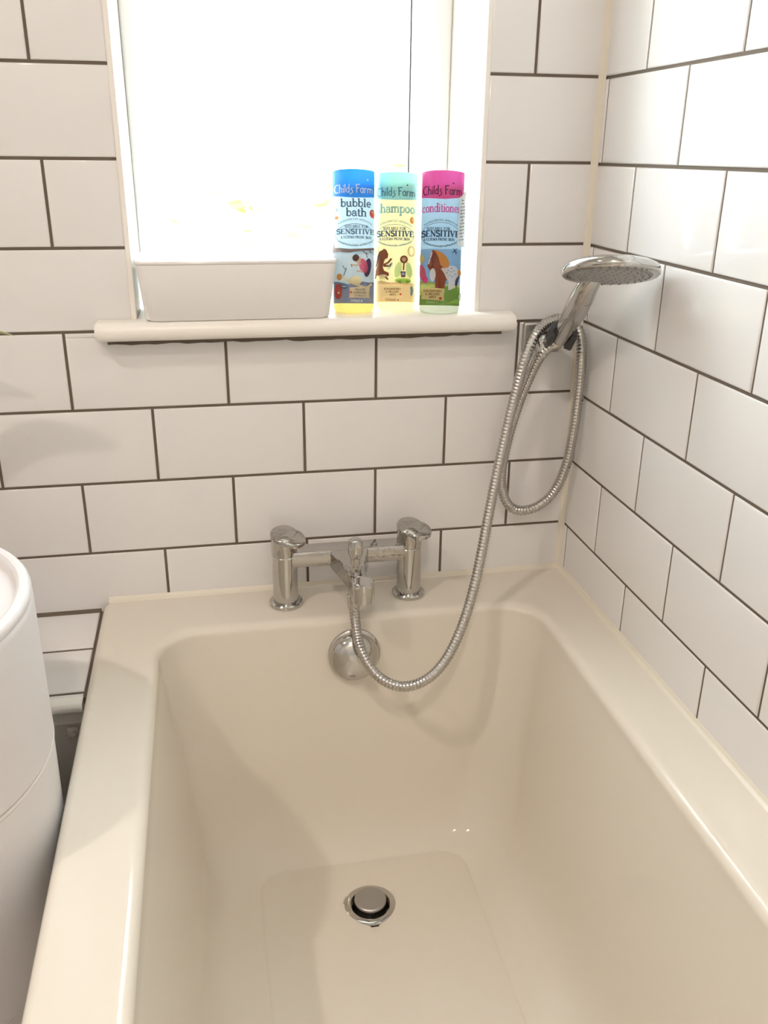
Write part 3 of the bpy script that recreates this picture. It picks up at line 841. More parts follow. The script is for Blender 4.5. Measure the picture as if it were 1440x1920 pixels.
# ---------------------------------------------------------------- three bottles with printed labels
# Printed lettering: pen strokes with a width, on a 1.0 high capital; (points, half width) per stroke
def arc(cx, cy, rx, ry, a0, a1, n=10):
    return [(cx + rx * math.cos(R(a0 + (a1 - a0) * i / n)), cy + ry * math.sin(R(a0 + (a1 - a0) * i / n))) for i in range(n + 1)]
TK, TN = 0.085, 0.04
def sf(x, y, w=0.14):            # serif
    return ([(x - w, y), (x + w, y)], TN)
GL = {
 'S': (0.62, [(arc(.31, .74, .22, .22, 30, 270, 12) + arc(.31, .26, .24, .26, 90, -150, 12), TK)]),
 'E': (0.66, [([(.15, .02), (.15, .98)], TK), ([(.06, .97), (.58, .97), (.58, .80)], TN), ([(.15, .52), (.46, .52)], TN), ([(.06, .03), (.60, .03), (.60, .22)], TN)]),
 'N': (0.82, [([(.16, 0), (.16, .98)], TN), ([(.16, .96), (.68, .04)], TK), ([(.68, .02), (.68, 1)], TN), sf(.16, .02), sf(.12, .98, .1), sf(.68, .98)]),
 'I': (0.36, [([(.18, .02), (.18, .98)], TK), sf(.18, .02), sf(.18, .98)]),
 'T': (0.70, [([(.35, .02), (.35, .97)], TK), ([(.06, .80), (.06, .97), (.64, .97), (.64, .80)], TN), sf(.35, .02)]),
 'V': (0.76, [([(.12, .98), (.38, .03)], TK), ([(.38, .03), (.64, .98)], TN), sf(.12, .98), sf(.64, .98)]),
 'A': (0.78, [([(.14, .02), (.39, .98)], TN), ([(.39, .98), (.65, .02)], TK), ([(.24, .34), (.56, .34)], TN), sf(.13, .02), sf(.66, .02)]),
 'B': (0.68, [([(.15, .02), (.15, .98)], TK), ([(.06, .98)] + arc(.32, .75, .2, .23, 90, -90, 8) + [(.15, .52)], TN + .015), ([(.15, .52)] + arc(.34, .27, .24, .25, 90, -90, 8) + [(.06, .02)], TN + .015)]),
 'C': (0.70, [(arc(.38, .5, .30, .47, 45, 315, 18), TK * .8)]),
 'F': (0.62, [([(.15, .02), (.15, .98)], TK), ([(.06, .97), (.56, .97), (.56, .80)], TN), ([(.15, .52), (.46, .52)], TN), sf(.15, .02)]),
 'G': (0.74, [(arc(.38, .5, .30, .47, 45, 330, 18), TK * .8), ([(.64, .05), (.64, .42)], TK * .8), sf(.62, .42, .1)]),
 'K': (0.74, [([(.15, .02), (.15, .98)], TK), ([(.15, .42), (.60, .98)], TN), ([(.30, .58), (.64, .02)], TK), sf(.15, .02), sf(.15, .98)]),
 'L': (0.62, [([(.15, .02), (.15, .98)], TK), ([(.06, .03), (.56, .03), (.56, .24)], TN), sf(.15, .98)]),
 'M': (0.92, [([(.15, .02), (.18, .98)], TN), ([(.18, .96), (.46, .05)], TK), ([(.46, .05), (.74, .96)], TN), ([(.74, .98), (.77, .02)], TK), sf(.15, .02), sf(.77, .02)]),
 'O': (0.78, [(arc(.39, .5, .30, .48, 0, 360, 22), TK * .8)]),
 'P': (0.64, [([(.15, .02), (.15, .98)], TK), ([(.06, .98)] + arc(.33, .73, .23, .25, 90, -90, 9) + [(.15, .48)], TN + .02), sf(.15, .02)]),
 'R': (0.72, [([(.15, .02), (.15, .98)], TK), ([(.06, .98)] + arc(.33, .74, .22, .24, 90, -90, 9) + [(.15, .50)], TN + .02), ([(.36, .50), (.66, .02)], TK), sf(.15, .02)]),
 'U': (0.76, [([(.16, .98), (.16, .30)] + arc(.38, .28, .22, .26, 180, 360, 10) + [(.60, .98)], TK * .8), sf(.16, .98), sf(.60, .98)]),
 'W': (1.00, [([(.10, .98), (.32, .03)], TK), ([(.32, .03), (.50, .9)], TN), ([(.50, .9), (.68, .03)], TK), ([(.68, .03), (.90, .98)], TN), sf(.10, .98), sf(.90, .98)]),
 'X': (0.74, [([(.12, .98), (.62, .02)], TK), ([(.62, .98), (.12, .02)], TN), sf(.12, .98), sf(.62, .02)]),
 'Y': (0.74, [([(.10, .98), (.37, .50)], TK), ([(.64, .98), (.37, .50)], TN), ([(.37, .50), (.37, .02)], TK), sf(.37, .02)]),
 'Z': (0.66, [([(.10, .80), (.10, .97), (.56, .97)], TN), ([(.56, .97), (.10, .03)], TK), ([(.10, .03), (.58, .03), (.58, .22)], TN)]),
 'D': (0.76, [([(.15, .02), (.15, .98)], TK), ([(.06, .98), (.30, .98)] + arc(.30, .5, .36, .48, 90, -90, 12) + [(.06, .02)], TN + .02)]),
 '&': (0.80, [([(.70, .02), (.24, .66)] + arc(.36, .79, .15, .17, 200, -40, 8) + [(.18, .42)] + arc(.30, .22, .19, .2, 130, 340, 8) + [(.68, .46)], TN + .02)]),
 ' ': (0.36, []),
 '2': (0.56, [(arc(.28, .72, .2, .24, 170, -30, 8) + [(.08, .05), (.50, .05)], TK * .8)]),
 '5': (0.56, [([(.48, .95), (.14, .95), (.12, .56)] + arc(.27, .32, .22, .28, 110, -140, 9), TK * .8)]),
 '0': (0.58, [(arc(.29, .5, .2, .46, 0, 360, 16), TK * .8)]),
 # lower case, x-height 0.62
 'a': (0.58, [(arc(.27, .42, .18, .19, 160, 0, 7) + [(.45, .12), (.55, .03)], TK * .8), (arc(.25, .19, .18, .17, 60, 330, 10), TN + .02)]),
 'b': (0.62, [([(.14, .98), (.14, .05)], TK), (arc(.34, .31, .21, .29, 150, -150, 14), TK * .75), sf(.07, .97, .07)]),
 'c': (0.52, [(arc(.30, .31, .21, .29, 50, 310, 14), TK * .8)]),
 'd': (0.64, [([(.50, .98), (.50, .04), (.60, .02)], TK), (arc(.29, .31, .21, .29, 30, 330, 14), TK * .75), sf(.43, .97, .07)]),
 'e': (0.54, [([(.09, .34), (.48, .34)] + arc(.29, .32, .20, .29, 5, 310, 14), TK * .75)]),
 'h': (0.66, [([(.14, .02), (.14, .98)], TK), ([(.14, .40)] + arc(.33, .42, .18, .19, 160, 0, 7) + [(.51, .02)], TK * .85), sf(.14, .02), sf(.51, .02, .12), sf(.07, .97, .07)]),
 'i': (0.32, [([(.16, .02), (.16, .60)], TK), sf(.16, .02), sf(.09, .59, .07), ([(.11, .84), (.21, .84)], TK)]),
 'l': (0.32, [([(.16, .02), (.16, .98)], TK), sf(.16, .02), sf(.09, .97, .07)]),
 'm': (1.00, [([(.14, .02), (.14, .60)], TK), ([(.14, .40)] + arc(.32, .42, .17, .19, 160, 0, 7) + [(.49, .02)], TK * .85), ([(.49, .40)] + arc(.67, .42, .17, .19, 160, 0, 7) + [(.84, .02)], TK * .85), sf(.14, .02), sf(.49, .02, .1), sf(.84, .02, .12), sf(.07, .59, .07)]),
 'n': (0.66, [([(.14, .02), (.14, .60)], TK), ([(.14, .40)] + arc(.33, .42, .18, .19, 160, 0, 7) + [(.51, .02)], TK * .85), sf(.14, .02), sf(.51, .02, .12), sf(.07, .59, .07)]),
 'o': (0.60, [(arc(.30, .31, .21, .29, 0, 360, 18), TK * .8)]),
 'p': (0.62, [([(.14, .60), (.14, -.32)], TK), (arc(.34, .31, .21, .29, 150, -150, 14), TK * .75), sf(.14, -.32), sf(.07, .59, .07)]),
 'u': (0.66, [([(.14, .60), (.14, .20)] + arc(.31, .20, .17, .18, 180, 340, 8), TK * .85), ([(.50, .60), (.50, .04), (.60, .02)], TK), sf(.08, .59, .06), sf(.44, .59, .06)]),
 'r': (0.48, [([(.14, .02), (.14, .60)], TK), (arc(.34, .38, .20, .22, 170, 50, 6), TK * .9), sf(.14, .02), sf(.07, .59, .07)]),
 's': (0.46, [(arc(.24, .46, .15, .14, 30, 270, 10) + arc(.23, .17, .17, .15, 90, -150, 10), TK * .75)]),
 't': (0.40, [([(.18, .80), (.18, .16)] + arc(.29, .15, .11, .12, 180, 300, 6), TK * .9), ([(.04, .60), (.36, .60)], TN)]),
}
# the rounded hand lettering of the shop's name
HAND = {
 'C': (0.62, [(arc(.36, .48, .30, .48, 60, 300, 14), .05)]), 'h': (0.46, [([(.08, 0), (.08, 1.0)], .05), (arc(.22, .36, .14, .22, 180, 0, 8) + [(.36, 0)], .05)]),
 'i': (0.20, [([(.10, 0), (.10, .56)], .05), ([(.08, .78), (.13, .82)], .06)]), 'l': (0.20, [([(.10, 0), (.10, 1.0)], .05)]),
 'd': (0.52, [([(.40, 0), (.40, 1.0)], .05), (arc(.25, .28, .17, .27, 0, 360, 14), .05)]),
 's': (0.44, [([(.34, .54), (.16, .52), (.14, .34), (.32, .22), (.32, -.02), (.10, -.12), (.02, -.22)], .05)]),
 ' ': (0.26, []), 'F': (0.56, [([(.14, 0), (.10, .95)], .055), ([(.02, .93), (.52, .98)], .05), ([(.12, .52), (.40, .55)], .05)]),
 'a': (0.50, [(arc(.22, .28, .17, .27, 0, 360, 14), .05), ([(.39, .55), (.39, .06), (.46, 0)], .05)]),
 'r': (0.38, [([(.08, 0), (.08, .55)], .05), (arc(.22, .34, .14, .2, 175, 60, 6), .05)]),
 'm': (0.74, [([(.08, 0), (.08, .55)], .05), (arc(.22, .36, .14, .19, 180, 0, 8) + [(.36, 0)], .05), (arc(.50, .36, .14, .19, 180, 0, 8) + [(.64, 0)], .05)]),
}
ART = 4.5 * 1460          # label art units per metre (art is drawn at 4.5 units per finest step)

class Label:
    """flat art, pushed onto the curved front of a bottle; every ink is one layer"""
    def __init__(self):
        self.layers = []
    def _bm(self, ink):
        self.layers.append((ink, bmesh.new()))
        return self.layers[-1][1]
    def poly(self, ink, pts):
        bm = self._bm(ink)
        bm.faces.new([bm.verts.new((x, y, 0)) for x, y in pts])
    def blob(self, ink, cx, cy, rx, ry, rot=0, n=20):
        c, s = math.cos(R(rot)), math.sin(R(rot))
        self.poly(ink, [(cx + rx * math.cos(t) * c - ry * math.sin(t) * s, cy + rx * math.cos(t) * s + ry * math.sin(t) * c) for t in [2 * math.pi * i / n for i in range(n)]])
    def strokes(self, ink, lines):
        bm = self._bm(ink)
        for pts, hw in lines:
            pts = [Vector((p[0], p[1], 0)) for p in pts]
            L, Rr = [], []
            for i, p in enumerate(pts):
                d = (pts[min(i + 1, len(pts) - 1)] - pts[max(i - 1, 0)])
                if d.length < 1e-9:
                    d = Vector((1, 0, 0))
                d.normalize()
                nrm = Vector((-d.y, d.x, 0)) * hw
                ext = d * (hw * 0.5 if i == len(pts) - 1 else (-hw * 0.5 if i == 0 else 0))
                L.append(bm.verts.new(p + nrm + ext)); Rr.append(bm.verts.new(p - nrm + ext))
            for i in range(len(pts) - 1):
                bm.faces.new((L[i], L[i + 1], Rr[i + 1], Rr[i]))
    def text(self, ink, s, x0, x1, base, h, font=GL, bold=1.0, rise=None):
        """text from x0 to x1 on a baseline (art y grows downwards); rise(x) lifts the baseline"""
        w = sum(font[c][0] for c in s)
        k = (x1 - x0) / w
        lines = []
        x = x0
        for c in s:
            adv, st = font[c]
            lift = rise(x + adv * k / 2) if rise else 0
            for pts, hw in st:
                lines.append(([(x + px * k, base - lift - py * h) for px, py in pts], hw * bold * min(h, k * 1.1)))
            x += adv * k
        self.strokes(ink, lines)
    def ring(self, ink, cx, cy, rx, ry, hw, a0=0, a1=360):
        self.strokes(ink, [(arc(cx, cy, rx, ry, a0, a1, 40), hw)])
    def build(self, name, centre, r, axis_x, inks, parent, half_angle, yref):
        """wrap round the bottle: art x measured from axis_x along the arc, art y from yref (foot of the bottle)"""
        names = []
        out = bmesh.new()
        to_front = R(-90) + centre[3]
        rad_units = 38 * 4.5
        lim = half_angle * rad_units
        for li, (ink, bm) in enumerate(self.layers):
            # apparent x -> arc length
            def arcx(x):
                q = max(-0.985, min(0.985, (x - axis_x) / rad_units))
                return math.asin(q) * rad_units
            for v in bm.verts:
                x = v.co.x
                q = (x - axis_x) / rad_units
                v.co.x = arcx(x) if abs(q) < 0.985 else math.copysign(math.asin(0.985) * rad_units + (abs(q) - 0.985) * rad_units * 1.4, q)
            bmesh.ops.triangulate(bm, faces=bm.faces[:])
            k = -lim
            while k <= lim:
                bmesh.ops.bisect_plane(bm, geom=bm.verts[:] + bm.edges[:] + bm.faces[:], plane_co=(k, 0, 0), plane_no=(1, 0, 0), dist=1e-5)
                k += rad_units * R(5)
            for sgn in (-1, 1):
                bmesh.ops.bisect_plane(bm, geom=bm.verts[:] + bm.edges[:] + bm.faces[:], plane_co=(sgn * lim, 0, 0), plane_no=(sgn, 0, 0), clear_outer=True)
            if ink not in names:
                names.append(ink)
            mi = names.index(ink)
            rr = r + 0.00022 + 0.00004 * li
            vm = {}
            for v in bm.verts:
                th = to_front + v.co.x / rad_units
                vm[v] = out.verts.new((centre[0] + rr * math.cos(th), centre[1] + rr * math.sin(th), centre[2] + max(0.0005, (yref + 31 * math.cos(v.co.x / rad_units) - v.co.y) / ART)))
            for f in bm.faces:
                nf = out.faces.new([vm[v] for v in f.verts])
                nf.material_index = mi
                nf.normal_update()
                c = nf.calc_center_median()
                if nf.normal.dot(Vector((c.x - centre[0], c.y - centre[1], 0))) < 0:
                    nf.normal_flip()
            bm.free()
        return link(name, out, [inks[n] for n in names], parent, smooth=False)

INK = {}
def ink(n, c, t=0.5):
    INK[n] = thin_mat('ink_' + n, c, t, rough=0.3, gloss=0.05)
for n, c in dict(blue=(0.03, 0.30, 0.80), ice=(0.60, 0.78, 0.92), slate=(0.10, 0.16, 0.25), white=(0.95, 0.95, 0.95), bark=(0.30, 0.22, 0.19), mist=(0.50, 0.58, 0.66),
                 dusk=(0.20, 0.22, 0.34), skin=(0.80, 0.52, 0.40), pink=(0.86, 0.16, 0.28), plum=(0.09, 0.05, 0.12), hair=(0.10, 0.05, 0.04), cream=(0.93, 0.78, 0.48), red=(0.72, 0.08, 0.05),
                 orange=(0.85, 0.35, 0.08), aqua=(0.32, 0.70, 0.88), butter=(0.95, 0.86, 0.52), sand=(0.80, 0.60, 0.36), teal=(0.06, 0.20, 0.34), sage=(0.36, 0.62, 0.68), brown=(0.25, 0.07, 0.03),
                 mane=(0.12, 0.05, 0.03), lime=(0.42, 0.68, 0.12), mint=(0.66, 0.82, 0.44), rose=(0.90, 0.10, 0.32), wine=(0.16, 0.02, 0.10), magenta=(0.80, 0.16, 0.48), sky=(0.46, 0.68, 0.88),
                 deep=(0.34, 0.55, 0.76), grass=(0.24, 0.42, 0.09), meadow=(0.52, 0.58, 0.18), chestnut=(0.36, 0.09, 0.04), ginger=(0.85, 0.36, 0.08), navy=(0.03, 0.07, 0.16), blonde=(0.85, 0.70, 0.35)).items():
    ink(n, c)
M['bottle_white'] = thin_mat('milky_bottle_plastic', (0.93, 0.93, 0.90), 0.6, rough=0.2, gloss=0.05)
M['bottle_amber'] = thin_mat('amber_bubble_bath', (1.0, 0.80, 0.30), 0.7, rough=0.15, gloss=0.05)
M['bottle_lemon'] = thin_mat('pale_yellow_shampoo', (1.0, 0.93, 0.62), 0.7, rough=0.15, gloss=0.05)
M['bottle_pale'] = thin_mat('pale_green_white_plastic', (0.86, 0.90, 0.78), 0.45, rough=0.2, gloss=0.05)
M['bottle_top'] = thin_mat('white_cap_plastic', (0.95, 0.95, 0.95), 0.6, rough=0.3, gloss=0.04)
M['sticker'] = thin_mat('white_paper_sticker', (0.92, 0.92, 0.90), 0.3, rough=0.5, gloss=0.02)
M['sticker_ink'] = mat('grey_sticker_print', (0.25, 0.27, 0.26), 0.7)

BR = 0.0270
def bottle(name, label, x, y, base_mat, draw, axis_x, yref, turn):
    cz = 0.3252
    t = empty(name, (x, y, cz), label, 'bottle', 'toiletry bottles on the window sill')
    c = (x, y, cz, turn)
    bm = bmesh.new()
    add_lathe(bm, [(0.0235, 0.0002), (0.0258, 0.0010), (BR - 0.0001, 0.0035), (BR, 0.0060), (BR, 0.0140)], 56, (x, y, cz), close_top=False)
    link('bottle_base', bm, base_mat, t)
    bm = bmesh.new()
    add_lathe(bm, [(BR, 0.0140), (BR, 0.1590), (BR - 0.0012, 0.1625), (BR - 0.0040, 0.1643), (0.0190, 0.1648)], 56, (x, y, cz), close_top=False, close_bot=False)
    link('bottle_body', bm, M['bottle_white'], t)
    bm = bmesh.new()
    add_lathe(bm, [(0.0188, 0.1646), (0.0188, 0.1668), (0.0176, 0.1680), (0.0, 0.1682)], 40, (x, y, cz), close_bot=False)
    link('cap', bm, M['bottle_top'], t)
    L = Label()
    draw(L)
    L.build('label_print', c, BR, axis_x, INK, t, R(112), yref)
    return t

W = 300                      # art half width that surely wraps past the sides
def draw_bubble(L):
    X = 283
    L.poly('ice', [(X - W, 20), (X + W, 20), (X + W, 700), (X - W, 700)])
    L.poly('bark', [(X - W, 225), (122, 230), (112, 300), (106, 420), (112, 560), (128, 640), (150, 690), (X - W, 690)])
    L.poly('white', [(132, 300), (160, 300), (170, 420), (140, 430), (118, 400), (118, 330)])
    L.poly('mist', [(X - W, 662), (X + W, 655), (X + W, 960), (X - W, 960)])
    L.poly('dusk', [(X - W, 930), (150, 935), (240, 960), (330, 930), (400, 940), (X + W, 925), (X + W, 1122), (X - W, 1122)])
    L.poly('blue', [(X - W, 20), (X + W, 20), (X + W, 222), (440, 230), (380, 242), (300, 246), (220, 241), (140, 228), (X - W, 222)])
    L.text('white', 'Childs Farm', 128, 440, 205, 66, HAND, 1.15)
    L.blob('white', 396, 100, 7, 7)
    L.text('slate', 'bubble', 178, 424, 318, 66, GL, 1.1)
    L.text('slate', 'bath', 222, 390, 394, 68, GL, 1.1)
    L.blob('mist', 145, 340, 12, 16)
    L.blob('orange', 145, 403, 16, 14)
    L.blob('red', 436, 365, 24, 34)
    L.blob('white', 436, 352, 8, 8)
    L.ring('slate', 296, 545, 158, 90, 1.6)
    L.text('slate', 'PAEDIATRICIAN APPROVED', 158, 436, 470, 15, GL, 1.0, lambda x: 46 * max(0, 1 - ((x - 296) / 150) ** 2))
    L.text('slate', 'DERMATOLOGIST APPROVED', 160, 434, 592, 15, GL, 1.0, lambda x: -46 * max(0, 1 - ((x - 296) / 150) ** 2))
    L.text('slate', 'SUITABLE FOR', 212, 400, 487, 22, GL, 1.3)
    L.text('slate', 'SENSITIVE', 145, 450, 537, 40, GL, 1.5)
    L.text('slate', '& ECZEMA PRONE SKIN', 180, 428, 574, 20, GL, 1.3)
    L.poly('bark', [(96, 650), (170, 650), (260, 664), (360, 656), (450, 642), (455, 658), (350, 676), (250, 692), (165, 684), (110, 690), (90, 680)])
    L.strokes('bark', [([(350, 672), (385, 700), (392, 730)], 4), ([(400, 655), (425, 690)], 4), ([(375, 690), (400, 700)], 3)])
    L.blob('plum', 396, 815, 28, 80, 8)
    L.blob('pink', 362, 800, 34, 62, -12)
    L.blob('skin', 318, 750, 25, 30, 10)
    L.blob('hair', 300, 735, 26, 30, 20)
    L.strokes('skin', [([(340, 780), (300, 800), (262, 790)], 7), ([(350, 840), (310, 850)], 6)])
    L.strokes('slate', [([(225, 820), (205, 880)], 3), ([(195, 800), (215, 830)], 3), ([(262, 790), (270, 810)], 3)])
    L.blob('orange', 168, 895, 22, 30)
    L.blob('red', 158, 1020, 32, 66)
    L.blob('white', 162, 1030, 8, 10)
    L.blob('slate', 206, 980, 30, 18)
    L.blob('white', 206, 976, 22, 6)
    L.blob('cream', 300, 925, 48, 40)
    L.strokes('cream', [([(300, 950), (250, 940), (222, 905)], 9), ([(300, 960), (380, 985), (425, 955)], 8)])
    L.poly('cream', [(250, 985), (330, 978), (412, 980), (406, 1030), (410, 1074), (320, 1070), (246, 1074), (252, 1030)])
    L.text('bark', 'ORGANIC', 292, 380, 1010, 17, GL, 1.2)
    L.text('bark', 'RASPBERRY', 280, 388, 1036, 17, GL, 1.2)
    L.text('bark', 'EXTRACT', 290, 380, 1062, 17, GL, 1.2)
    L.blob('red', 262, 1024, 8, 8)
    L.text('white', '250ml e', 255, 352, 1106, 20, GL, 1.1)
def draw_shampoo(L):
    X = 639
    L.poly('butter', [(X - W, 24), (X + W, 24), (X + W, 960), (X - W, 960)])
    L.poly('sand', [(X - W, 935), (520, 925), (600, 945), (700, 930), (760, 950), (X + W, 940), (X + W, 1112), (X - W, 1112)])
    L.poly('aqua', [(X - W, 24), (X + W, 24), (X + W, 228), (800, 234), (720, 246), (640, 250), (560, 245), (480, 230), (X - W, 224)])
    L.text('teal', 'Childs Farm', 476, 794, 214, 68, HAND, 1.1)
    L.blob('teal', 728, 126, 7, 8)
    L.text('sage', 'shampoo', 474, 796, 352, 76, GL, 1.15)
    L.blob('orange', 772, 410, 18, 28)
    L.blob('butter', 776, 405, 12, 12)
    L.blob('sand', 474, 415, 16, 34)
    L.ring('teal', 630, 540, 160, 90, 1.6)
    L.text('teal', 'PAEDIATRICIAN APPROVED', 490, 772, 472, 15, GL, 1.0, lambda x: 44 * max(0, 1 - ((x - 630) / 150) ** 2))
    L.text('teal', 'DERMATOLOGIST APPROVED', 492, 770, 592, 15, GL, 1.0, lambda x: -42 * max(0, 1 - ((x - 630) / 150) ** 2))
    L.text('navy', 'SUITABLE FOR', 535, 722, 494, 22, GL, 1.3)
    L.text('navy', 'SENSITIVE', 480, 788, 548, 46, GL, 1.5)
    L.text('navy', '& ECZEMA PRONE SKIN', 504, 756, 580, 20, GL, 1.3)
    L.blob('sand', 482, 660, 20, 40)
    L.ring('sand', 770, 670, 26, 40, 6)
    # rearing pony
    L.poly('brown', [(522, 668), (545, 652), (562, 662), (580, 700), (574, 734), (556, 738), (545, 760), (535, 810), (546, 840), (584, 858), (588, 880), (560, 900), (520, 892), (475, 872), (474, 840), (492, 790), (498, 730), (508, 690)])
    L.poly('mane', [(524, 668), (508, 672), (490, 710), (480, 770), (470, 810), (486, 800), (500, 750), (512, 700)])
    L.strokes('brown', [([(545, 790), (580, 770), (604, 740)], 8), ([(545, 800), (590, 800), (608, 780)], 8)])
    L.blob('butter', 530, 895, 44, 22, -10)
    L.strokes('brown', [([(480, 870), (470, 905)], 8), ([(560, 895), (578, 915)], 7)])
    L.strokes('sage', [([(580, 830), (604, 800), (612, 770)], 4), ([(590, 800), (570, 780)], 3)])
    # potted flower
    L.blob('mint', 662, 830, 28, 70, 12)
    L.blob('mint', 750, 832, 26, 68, -12)
    L.strokes('brown', [([(709, 770), (706, 830)], 6)])
    L.blob('brown', 708, 742, 32, 34)
    L.blob('sand', 708, 742, 18, 18)
    L.poly('plum', [(682, 845), (724, 845), (720, 895), (688, 895)])
    L.blob('mist', 702, 866, 14, 14)
    L.blob('lime', 702, 922, 66, 20)
    L.poly('grass', [(655, 930), (685, 920), (690, 952), (668, 945)])
    L.poly('grass', [(725, 920), (765, 928), (745, 948), (728, 945)])
    L.blob('mist', 776, 1010, 16, 44)
    L.strokes('slate', [([(768, 980), (780, 1010), (770, 1050)], 4)])
    L.poly('butter', [(540, 978), (620, 972), (702, 976), (696, 1020), (694, 1062), (610, 1058), (536, 1054), (544, 1015)])
    L.text('brown', 'STRAWBERRY', 548, 686, 1006, 17, GL, 1.2)
    L.text('brown', '& ORGANIC', 562, 672, 1030, 17, GL, 1.2)
    L.text('brown', 'MINT', 594, 648, 1054, 17, GL, 1.2)
    L.blob('red', 684, 1044, 9, 9)
    L.text('brown', '250ml e', 556, 672, 1102, 22, GL, 1.1)
def draw_conditioner(L):
    X = 1022
    L.poly('sky', [(X - W, 30), (X + W, 30), (X + W, 960), (X - W, 960)])
    L.poly('deep', [(X - W, 660), (X + W, 660), (X + W, 960), (X - W, 960)])
    L.poly('meadow', [(X - W, 940), (850, 935), (900, 925), (980, 945), (1060, 960), (X + W, 955), (X + W, 1135), (X - W, 1135)])
    L.poly('grass', [(X - W, 1060), (880, 1050), (980, 1030), (1060, 975), (1130, 965), (1190, 985), (X + W, 990), (X + W, 1140), (X - W, 1140)])
    L.poly('lime', [(1080, 1120), (1150, 1085), (1240, 1070), (1240, 1120)])
    L.poly('rose', [(X - W, 30), (X + W, 30), (X + W, 180), (1200, 222), (1120, 246), (1040, 256), (940, 250), (860, 236), (X - W, 226)])
    L.text('wine', 'Childs Farm', 862, 1178, 218, 70, HAND, 1.1)
    L.blob('wine', 1104, 128, 7, 7)
    L.text('magenta', 'conditioner', 858, 1172, 360, 72, GL, 1.1)
    L.ring('navy', 1014, 542, 158, 98, 1.6)
    L.text('navy', 'PAEDIATRICIAN APPROVED', 878, 1150, 480, 16, GL, 1.0, lambda x: 48 * max(0, 1 - ((x - 1014) / 150) ** 2))
    L.text('navy', 'DERMATOLOGIST APPROVED', 880, 1148, 602, 16, GL, 1.0, lambda x: -46 * max(0, 1 - ((x - 1014) / 150) ** 2))
    L.text('navy', 'SUITABLE FOR', 902, 1090, 506, 23, GL, 1.3)
    L.text('navy', 'SENSITIVE', 860, 1168, 558, 48, GL, 1.5)
    L.text('navy', '& ECZEMA PRONE SKIN', 878, 1128, 592, 21, GL, 1.3)
    L.strokes('navy', [([(1118, 690), (1136, 664), (1150, 655)], 3), ([(1128, 660), (1146, 700)], 3), ([(1120, 655), (1152, 690)], 2)])
    # girl in a pink dress at the left edge
    L.blob('pink', 874, 860, 30, 74, -14)
    L.blob('skin', 872, 752, 20, 26)
    L.blob('blonde', 862, 738, 28, 36)
    L.blob('rose', 900, 920, 24, 28)
    # pony with a spotted white rump
    L.poly('chestnut', [(955, 672), (968, 668), (990, 690), (1012, 720), (1034, 790), (1092, 838), (1088, 900), (1068, 930), (1058, 992), (1040, 992), (1034, 922), (1006, 922), (1002, 992), (984, 992), (982, 925), (968, 880), (974, 822), (956, 772), (940, 800), (916, 806), (920, 778), (940, 700)])
    L.poly('white', [(1026, 826), (1062, 806), (1110, 796), (1148, 804), (1172, 838), (1166, 890), (1142, 920), (1148, 985), (1132, 990), (1116, 932), (1106, 1005), (1090, 1005), (1090, 932), (1072, 905), (1052, 862)])
    for px, py in ((1085, 840), (1110, 850), (1100, 880), (1130, 840), (1120, 890), (1140, 870), (1075, 860), (1112, 820)):
        L.blob('mist', px, py, 7, 6)
    L.poly('ginger', [(962, 670), (985, 672), (1030, 690), (1068, 724), (1092, 770), (1086, 812), (1050, 822), (1020, 790), (1004, 730), (984, 690)])
    L.strokes('white', [([(950, 690), (940, 735), (926, 785)], 5)])
    L.blob('plum', 960, 728, 5, 5)
    L.strokes('wine', [([(940, 745), (960, 735), (975, 700)], 3), ([(948, 770), (966, 760)], 3)])
    L.poly('ginger', [(1164, 826), (1186, 838), (1190, 868), (1172, 884), (1160, 860)])
    L.poly('plum', [(1168, 880), (1176, 880), (1156, 972), (1140, 960), (1150, 905)])
    L.blob('white', 962, 878, 24, 56)
    L.poly('blonde', [(882, 990), (970, 986), (1062, 996), (1056, 1048), (1058, 1098), (960, 1092), (876, 1086), (884, 1038)])
    L.text('brown', 'STRAWBERRY', 892, 1042, 1024, 18, GL, 1.2)
    L.text('brown', '& ORGANIC', 908, 1026, 1050, 18, GL, 1.2)
    L.text('brown', 'MINT', 938, 996, 1076, 18, GL, 1.2)
    L.blob('red', 1030, 1078, 12, 12)
    L.text('mint', '250ml e', 916, 1010, 1120, 20, GL, 1.1)
    L.blob('white', 1190, 1060, 16, 34)
def turn_to_room(x, y):
    d = Vector((-0.52127, -1.19315)) - Vector((x, y))
    return math.atan2(d.y, d.x) - R(-90)
bottle('bubble_bath_bottle', 'bubble bath bottle with deep blue top band, against the white box', -0.3225, 0.025, M['bottle_amber'], draw_bubble, 283, 1184, turn_to_room(-0.3225, 0.025))
bottle('shampoo_bottle', 'shampoo bottle with pale yellow label, middle of the three sill bottles', -0.2620, 0.040, M['bottle_lemon'], draw_shampoo, 639, 1164, turn_to_room(-0.2620, 0.040))
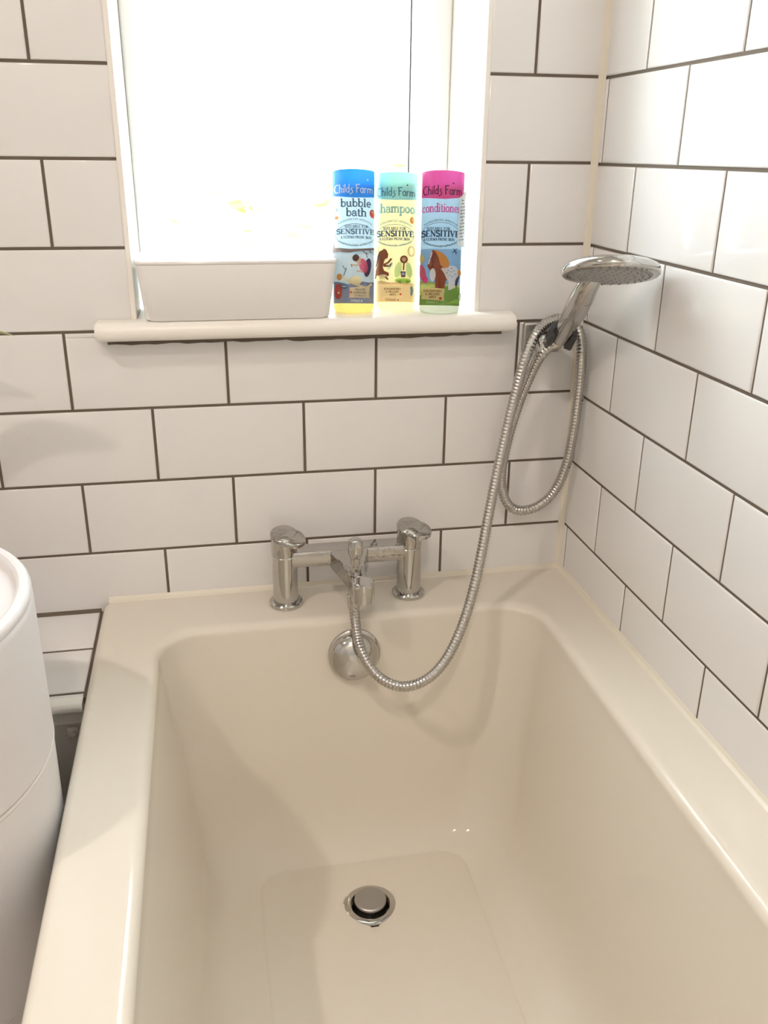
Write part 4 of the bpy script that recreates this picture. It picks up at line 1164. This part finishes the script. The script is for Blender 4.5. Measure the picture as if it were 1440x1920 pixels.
cb = bottle('conditioner_bottle', 'conditioner bottle with pink top band and spotted horse, nearest the right reveal', -0.2075, 0.004, M['bottle_pale'], draw_conditioner, 1022, 1190, turn_to_room(-0.2075, 0.004))
# peeling paper sticker on the right side of the conditioner
th0 = R(-90) + turn_to_room(-0.2075, 0.004) + R(50)
bm = bmesh.new()
sx, sy = -0.2075, 0.004
pts2 = []
for k in range(7):
    th = th0 + R(5) * k
    pts2.append((sx + (BR + 0.0009) * math.cos(th), sy + (BR + 0.0009) * math.sin(th)))
th = th0 + R(30)
tx, ty = -math.sin(th), math.cos(th)
for k in range(1, 5):
    pts2.append((pts2[6][0] + (tx * 0.0042 + math.cos(th) * 0.0007) * k, pts2[6][1] + (ty * 0.0042 + math.sin(th) * 0.0007) * k))
ZB, ZT = 0.3252 + 0.0880, 0.3252 + 0.1480
lo = [bm.verts.new((x, y, ZB - 0.0004 * i)) for i, (x, y) in enumerate(pts2)]
hi = [bm.verts.new((x, y, ZT + 0.0010 * i)) for i, (x, y) in enumerate(pts2)]
for i in range(len(pts2) - 1):
    bm.faces.new((lo[i], lo[i + 1], hi[i + 1], hi[i]))
bmesh.ops.solidify(bm, geom=bm.faces[:], thickness=0.0003)
st = tag(link('sticker', bm, M['sticker'], cb, angle=60), 'white paper sticker')
bm = bmesh.new()
for r_ in range(13):
    z = ZT - 0.004 - r_ * 0.0041
    a, b = (1, 7) if r_ else (2, 6)
    for i in range(a, b):
        if (i * 7 + r_ * 3) % 5 == 0:
            continue
        p, q = pts2[i], pts2[i + 1]
        o = Vector((math.cos(th0 + R(20)), math.sin(th0 + R(20)))) * 0.0006
        vs = [bm.verts.new((p[0] + o.x, p[1] + o.y, z)), bm.verts.new((q[0] + o.x, q[1] + o.y, z)), bm.verts.new((q[0] + o.x, q[1] + o.y, z + 0.0013)), bm.verts.new((p[0] + o.x, p[1] + o.y, z + 0.0013))]
        bm.faces.new(vs)
link('sticker_print', bm, M['sticker_ink'], st, smooth=False)
